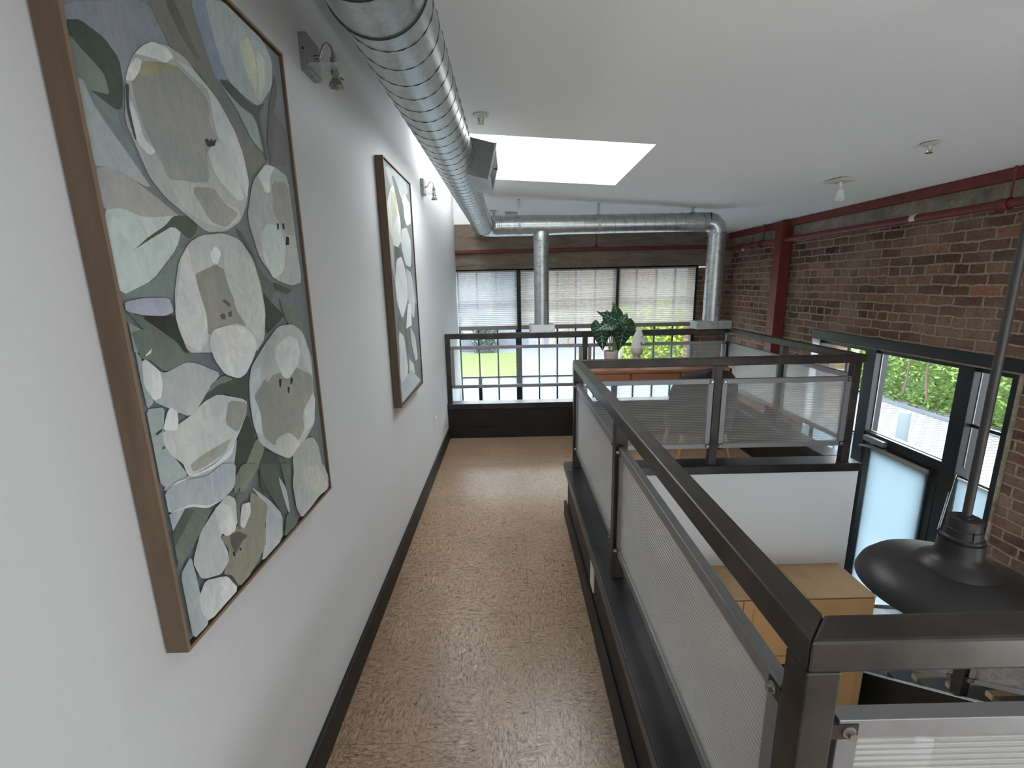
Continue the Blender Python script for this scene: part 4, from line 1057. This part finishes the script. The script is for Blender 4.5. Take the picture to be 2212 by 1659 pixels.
for y in (3.396,2.7525,2.6545): MB().box(XW-.003,XW+.003,y-.003,y+.003,-1.174,-.567).build('glazing_bead','alu',t)
MB().box(XW-.012,XW+.012,2.752,3.40,-1.176,-1.170).build('glazing_bead','alu',t)
d = thing('door_1',None,None,(XW-.02,2.77,ZG)); struct(d)
H = -1.25-ZG
MB().box(-.02,.03,0,.075,0,H).box(-.02,.03,.53,.61,0,H).box(-.02,.03,.075,.53,H-.05,H).box(-.02,.03,.075,.53,0,.2).build('door_frame','frame',d,bevel=.002)
MB().add([(.002,.075,.2),(.002,.53,.2),(.002,.53,H-.05),(.002,.075,H-.05)],[(0,1,2,3)]).build('glass','glass',d)
rl = thing('roller_shade','pale blue roller shade pulled down over the glass door','shade',(XW-.055,2.80,-1.285))
MB().add([(.005,.02,-1.15),(.005,.515,-1.15),(.005,.515,.008),(.005,.02,.008)],[(0,1,2,3)]).build('shade_fabric','roller',rl)
smooth(MB().tube([(-.006,.012,.014),(-.006,.525,.014)],.016,16).build('roller_tube','cream2' if False else 'tan',rl))
MB().box(-.006,.012,.0,.011,-.006,.034).build('bracket','steel',rl)
for (a,b,lab) in ((3.51,4.03,'pale blue shade low on the side window left of the glass door'),(2.452,2.652,'pale blue shade on the narrow window right of the glass door')):
    r2 = thing('roller_shade',lab,'shade',(XW-.02,a,-1.25)); MB().add([(.001,0,-1.6),(.001,b-a,-1.6),(.001,b-a,0),(.001,0,0)],[(0,1,2,3)]).build('shade_fabric','roller',r2)
    smooth(MB().tube([(-.004,0,.006),(-.004,b-a,.006)],.007,10).build('roller_tube','white',r2))
ws = thing('shade_wand','thin pale shade cord hanging beside the narrow right window','cord',(XW-.035,2.668,-1.22)); q = MB().tube([(0,0,0),(-.04,.0,-.38)],.0025,6).tube([(0,-.012,0),(-.04,-.012,-.36)],.0025,6); q.build('cord','white',ws)
dc = thing('door_closer','silver hydraulic door closer above the glass door','door closer',(XW-.04,3.18,-1.235))
MB().box(-.045,-.001,0,.185,.0,.042).build('closer_body','alu',dc,bevel=.003)
q = MB().tube([(-.022,.12,-.002),(-.022,.12,-.018)],.010,12); q.box(-.115,-.015,.112,.130,-.024,-.016); q.tube([(-.11,.12,-.020),(-.03,.03,-.024),(.0,.0,-.02)],.005,8); q.build('closer_arm','alu',dc)

# ------------------------------------------------------------------ outdoors
struct(MB().box(3.03,40,-20,60,ZG-.2,ZG-.01).build('ground','paving'))
struct(MB().box(-40,3.03,YF+.34,60,ZG-.2,ZG-.011).build('ground','street'))
tag(MB().box(-9,.25,16.3,22.25,ZG-.01,ZG+.02).build('lawn','lawn'),'bright green lawn across the street outside the far windows','lawn',kind='stuff')
fc = thing('board_fence','grey-blue board fence outside beyond the lawn','fence',(-9,23.05,ZG))
q = MB()
for k in range(44): q.box(k*.17,k*.17+.16,0,.04,0,2.4)
q.build('boards','bluewall',fc); MB().box(0,7.5,-.03,-.001,2.0,2.1).build('rail','bluewall',fc)
sg = thing('house_number_sign','round white sign reading 1818 on the grey-blue fence','sign',(-2.07,22.94,-2.06))
smooth(MB().lathe([(0,-.02),(.36,-.02),(.38,0),(.38,.02)],n=40,axis=1).build('sign_disc','signwhite',sg),30)
text_mesh('1818','numerals',.30,'ink',sg,(0,-.024,-.13),(PI/2,0,0))
dk = thing('shrub','dark shrub dotted with pale flowers outside, right of round sign','shrub',(-1.2,22.65,ZG)); 
def foliage(n, box, size, mats, seed, name='leaves', parent=None, keep=None):
    r = random.Random(seed); mb = MB()
    for k in range(n):
        p = Vector([r.uniform(box[2*i],box[2*i+1]) for i in range(3)])
        if keep and not keep(p): continue
        mb.use(mats(p,r)); a = Vector((r.gauss(0,1),r.gauss(0,1),r.gauss(0,.6))).normalized(); b = a.cross(Vector((r.gauss(0,1),r.gauss(0,1),r.gauss(0,1)))).normalized()
        s_ = size*r.uniform(.6,1.2)
        mb.add([p-a*s_,p+b*s_*.42+Vector((0,0,s_*.1)),p+a*s_,p-b*s_*.42+Vector((0,0,s_*.1))],[(0,1,2,3)])
    return mb.build(name,None,parent,fix=False)
foliage(1600,(-.65,.55,-.3,0,0,1.9),.06,lambda p,r: 'signwhite' if r.random()<.10 else 'hedgedark',11,'foliage',dk)
MB().box(-.6,.5,-.0,.2,0,1.85).build('hedge_core','hedgedark',dk)
bl = thing('street_building','pale shopfront building across the street seen below the shades','building',(-.3,24.0,ZG))
def seg(a,b,mt,nm,z0=0,z1=7.5,dy=0): return MB().box(a,b,dy,.3,z0,z1).build(nm,mt,bl)
def xa(p): return (p-1110.)*.0242-(-.3)+.0      # shopfront divisions along the facade
seg(xa(1074),xa(1116),'bluewall','wall_bay'); seg(xa(1116),xa(1150),'bluewall','wall_bay'); seg(xa(1150),xa(1168),'paleblue','wall_bay'); seg(xa(1168),xa(1184),'pinkwall','wall_bay')
seg(xa(1184),xa(1191),'bluewall','pilaster',dy=-.08); seg(xa(1191),xa(1206),'pinkwall','wall_bay'); seg(xa(1206),xa(1237),'mural','mural_bay'); seg(xa(1237),xa(1245),'salmon','pilaster',dy=-.08)
seg(xa(1245),xa(1264),'paleblue','wall_bay'); seg(xa(1264),xa(1300),'pinkwall','wall_bay'); seg(xa(1300),xa(1420),'pinkwall','wall_bay'); seg(-9,xa(1074),'whiteext','wall_bay',dy=.1)
seg(xa(1420),xa(1700),'whiteext','wall_bay')
for x, w_, h_ in ((1175,.22,.35),(1198,.2,.35),(1255,.22,.25),(1275,.2,.3)):
    MB().box(xa(x)-w_,xa(x)+w_,-.03,-.001,1.0,1.25+h_).build('poster','inkp' if x==1255 else 'signwhite',bl)
ys_ = thing('yellow_sign','pale yellow vertical sign marked 9 outside left window','sign',(-.98,23.7,ZG)); MB().box(-.13,.13,0,.04,.2,2.6).build('board','yellowsign',ys_); text_mesh('9','numeral',.5,'ink',ys_,(0,-.01,1.15),(PI/2,0,0))
gr = thing('street_shrub','bright lime shrubs outside the right end of the far windows','shrub',(6.3,19,ZG))
foliage(7000,(-1.6,2.2,-.6,.8,0,2.6),.11,lambda p,r: 'leaf_lime' if r.random()<.75 else 'leaf_pale',12,'foliage',gr,lambda p: p.z < 2.6-.9*abs(math.sin(p.x*1.7))*.6)
MB().box(-1.4,2.0,-.3,.6,0,1.9).build('hedge_core','leaf_mid',gr)
# right side: hedge, wall, bollard, timber stair
hg = thing('hedge','large lime green hedge outside the glass door beyond the pavers','hedge',(10.6,9.6,ZG))
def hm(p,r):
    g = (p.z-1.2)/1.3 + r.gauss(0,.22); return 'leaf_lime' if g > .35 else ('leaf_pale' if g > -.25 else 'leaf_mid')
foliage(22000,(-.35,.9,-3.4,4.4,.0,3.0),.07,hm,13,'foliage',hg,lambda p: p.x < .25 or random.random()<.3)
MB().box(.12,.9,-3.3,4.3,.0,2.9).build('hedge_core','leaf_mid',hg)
q = MB(); r = random.Random(4)
for k in range(9):
    y = -3+k*.7; p = [Vector((-.45,y,.3))]
    for s_ in range(5): p.append(p[-1]+Vector((r.uniform(-.03,.05),r.uniform(-.2,.2),.42)))
    q.tube([tuple(v) for v in p],[.03,.026,.022,.018,.014,.008],6)
q.build('branches','branch',hg)
tag(MB().box(11.6,11.9,2,14,ZG,ZG+3.2).build('garden_wall','concrete_ext'),'grey garden wall behind the hedge outside','wall')
tag(MB().box(10.0,10.12,6.2,13.8,ZG,ZG+.06).build('planter_kerb','bluewall'),'low grey planter kerb under the hedge outside','kerb')
bo = thing('bollard','grey-blue bollard standing on the pavers outside the glass door','bollard',(7.93,8.85,ZG)); smooth(MB().lathe([(0,.62),(.09,.62),(.10,.60),(.10,0)],n=20).build('bollard_post','bollard',bo),40)
hs = thing('timber_staircase','pale timber stair and white shed outside the left side window','stairs',(9.2,15.4,ZG))
MB().box(-2.0,3.5,1.6,1.8,0,4.2).build('shed_wall','whiteext',hs); MB().box(.3,3.2,1.35,1.55,1.6,4.0).build('timber_wall','timber',hs)
q = MB()
for k in range(7): q.hexa([(.3+k*.4,1.2,.2+k*.28),(.36+k*.4,1.2,.2+k*.28),(.36+k*.4,1.3,.2+k*.28),(.3+k*.4,1.3,.2+k*.28),(.9+k*.4,1.2,1.1+k*.28),(.96+k*.4,1.2,1.1+k*.28),(.96+k*.4,1.3,1.1+k*.28),(.9+k*.4,1.3,1.1+k*.28)])
q.build('balusters','pinkext',hs)
for k in range(6): MB().box(-.4+k*.02,1.7,.6-k*.22,.8-k*.22,0,.9-k*.15).build('step','whiteext',hs)
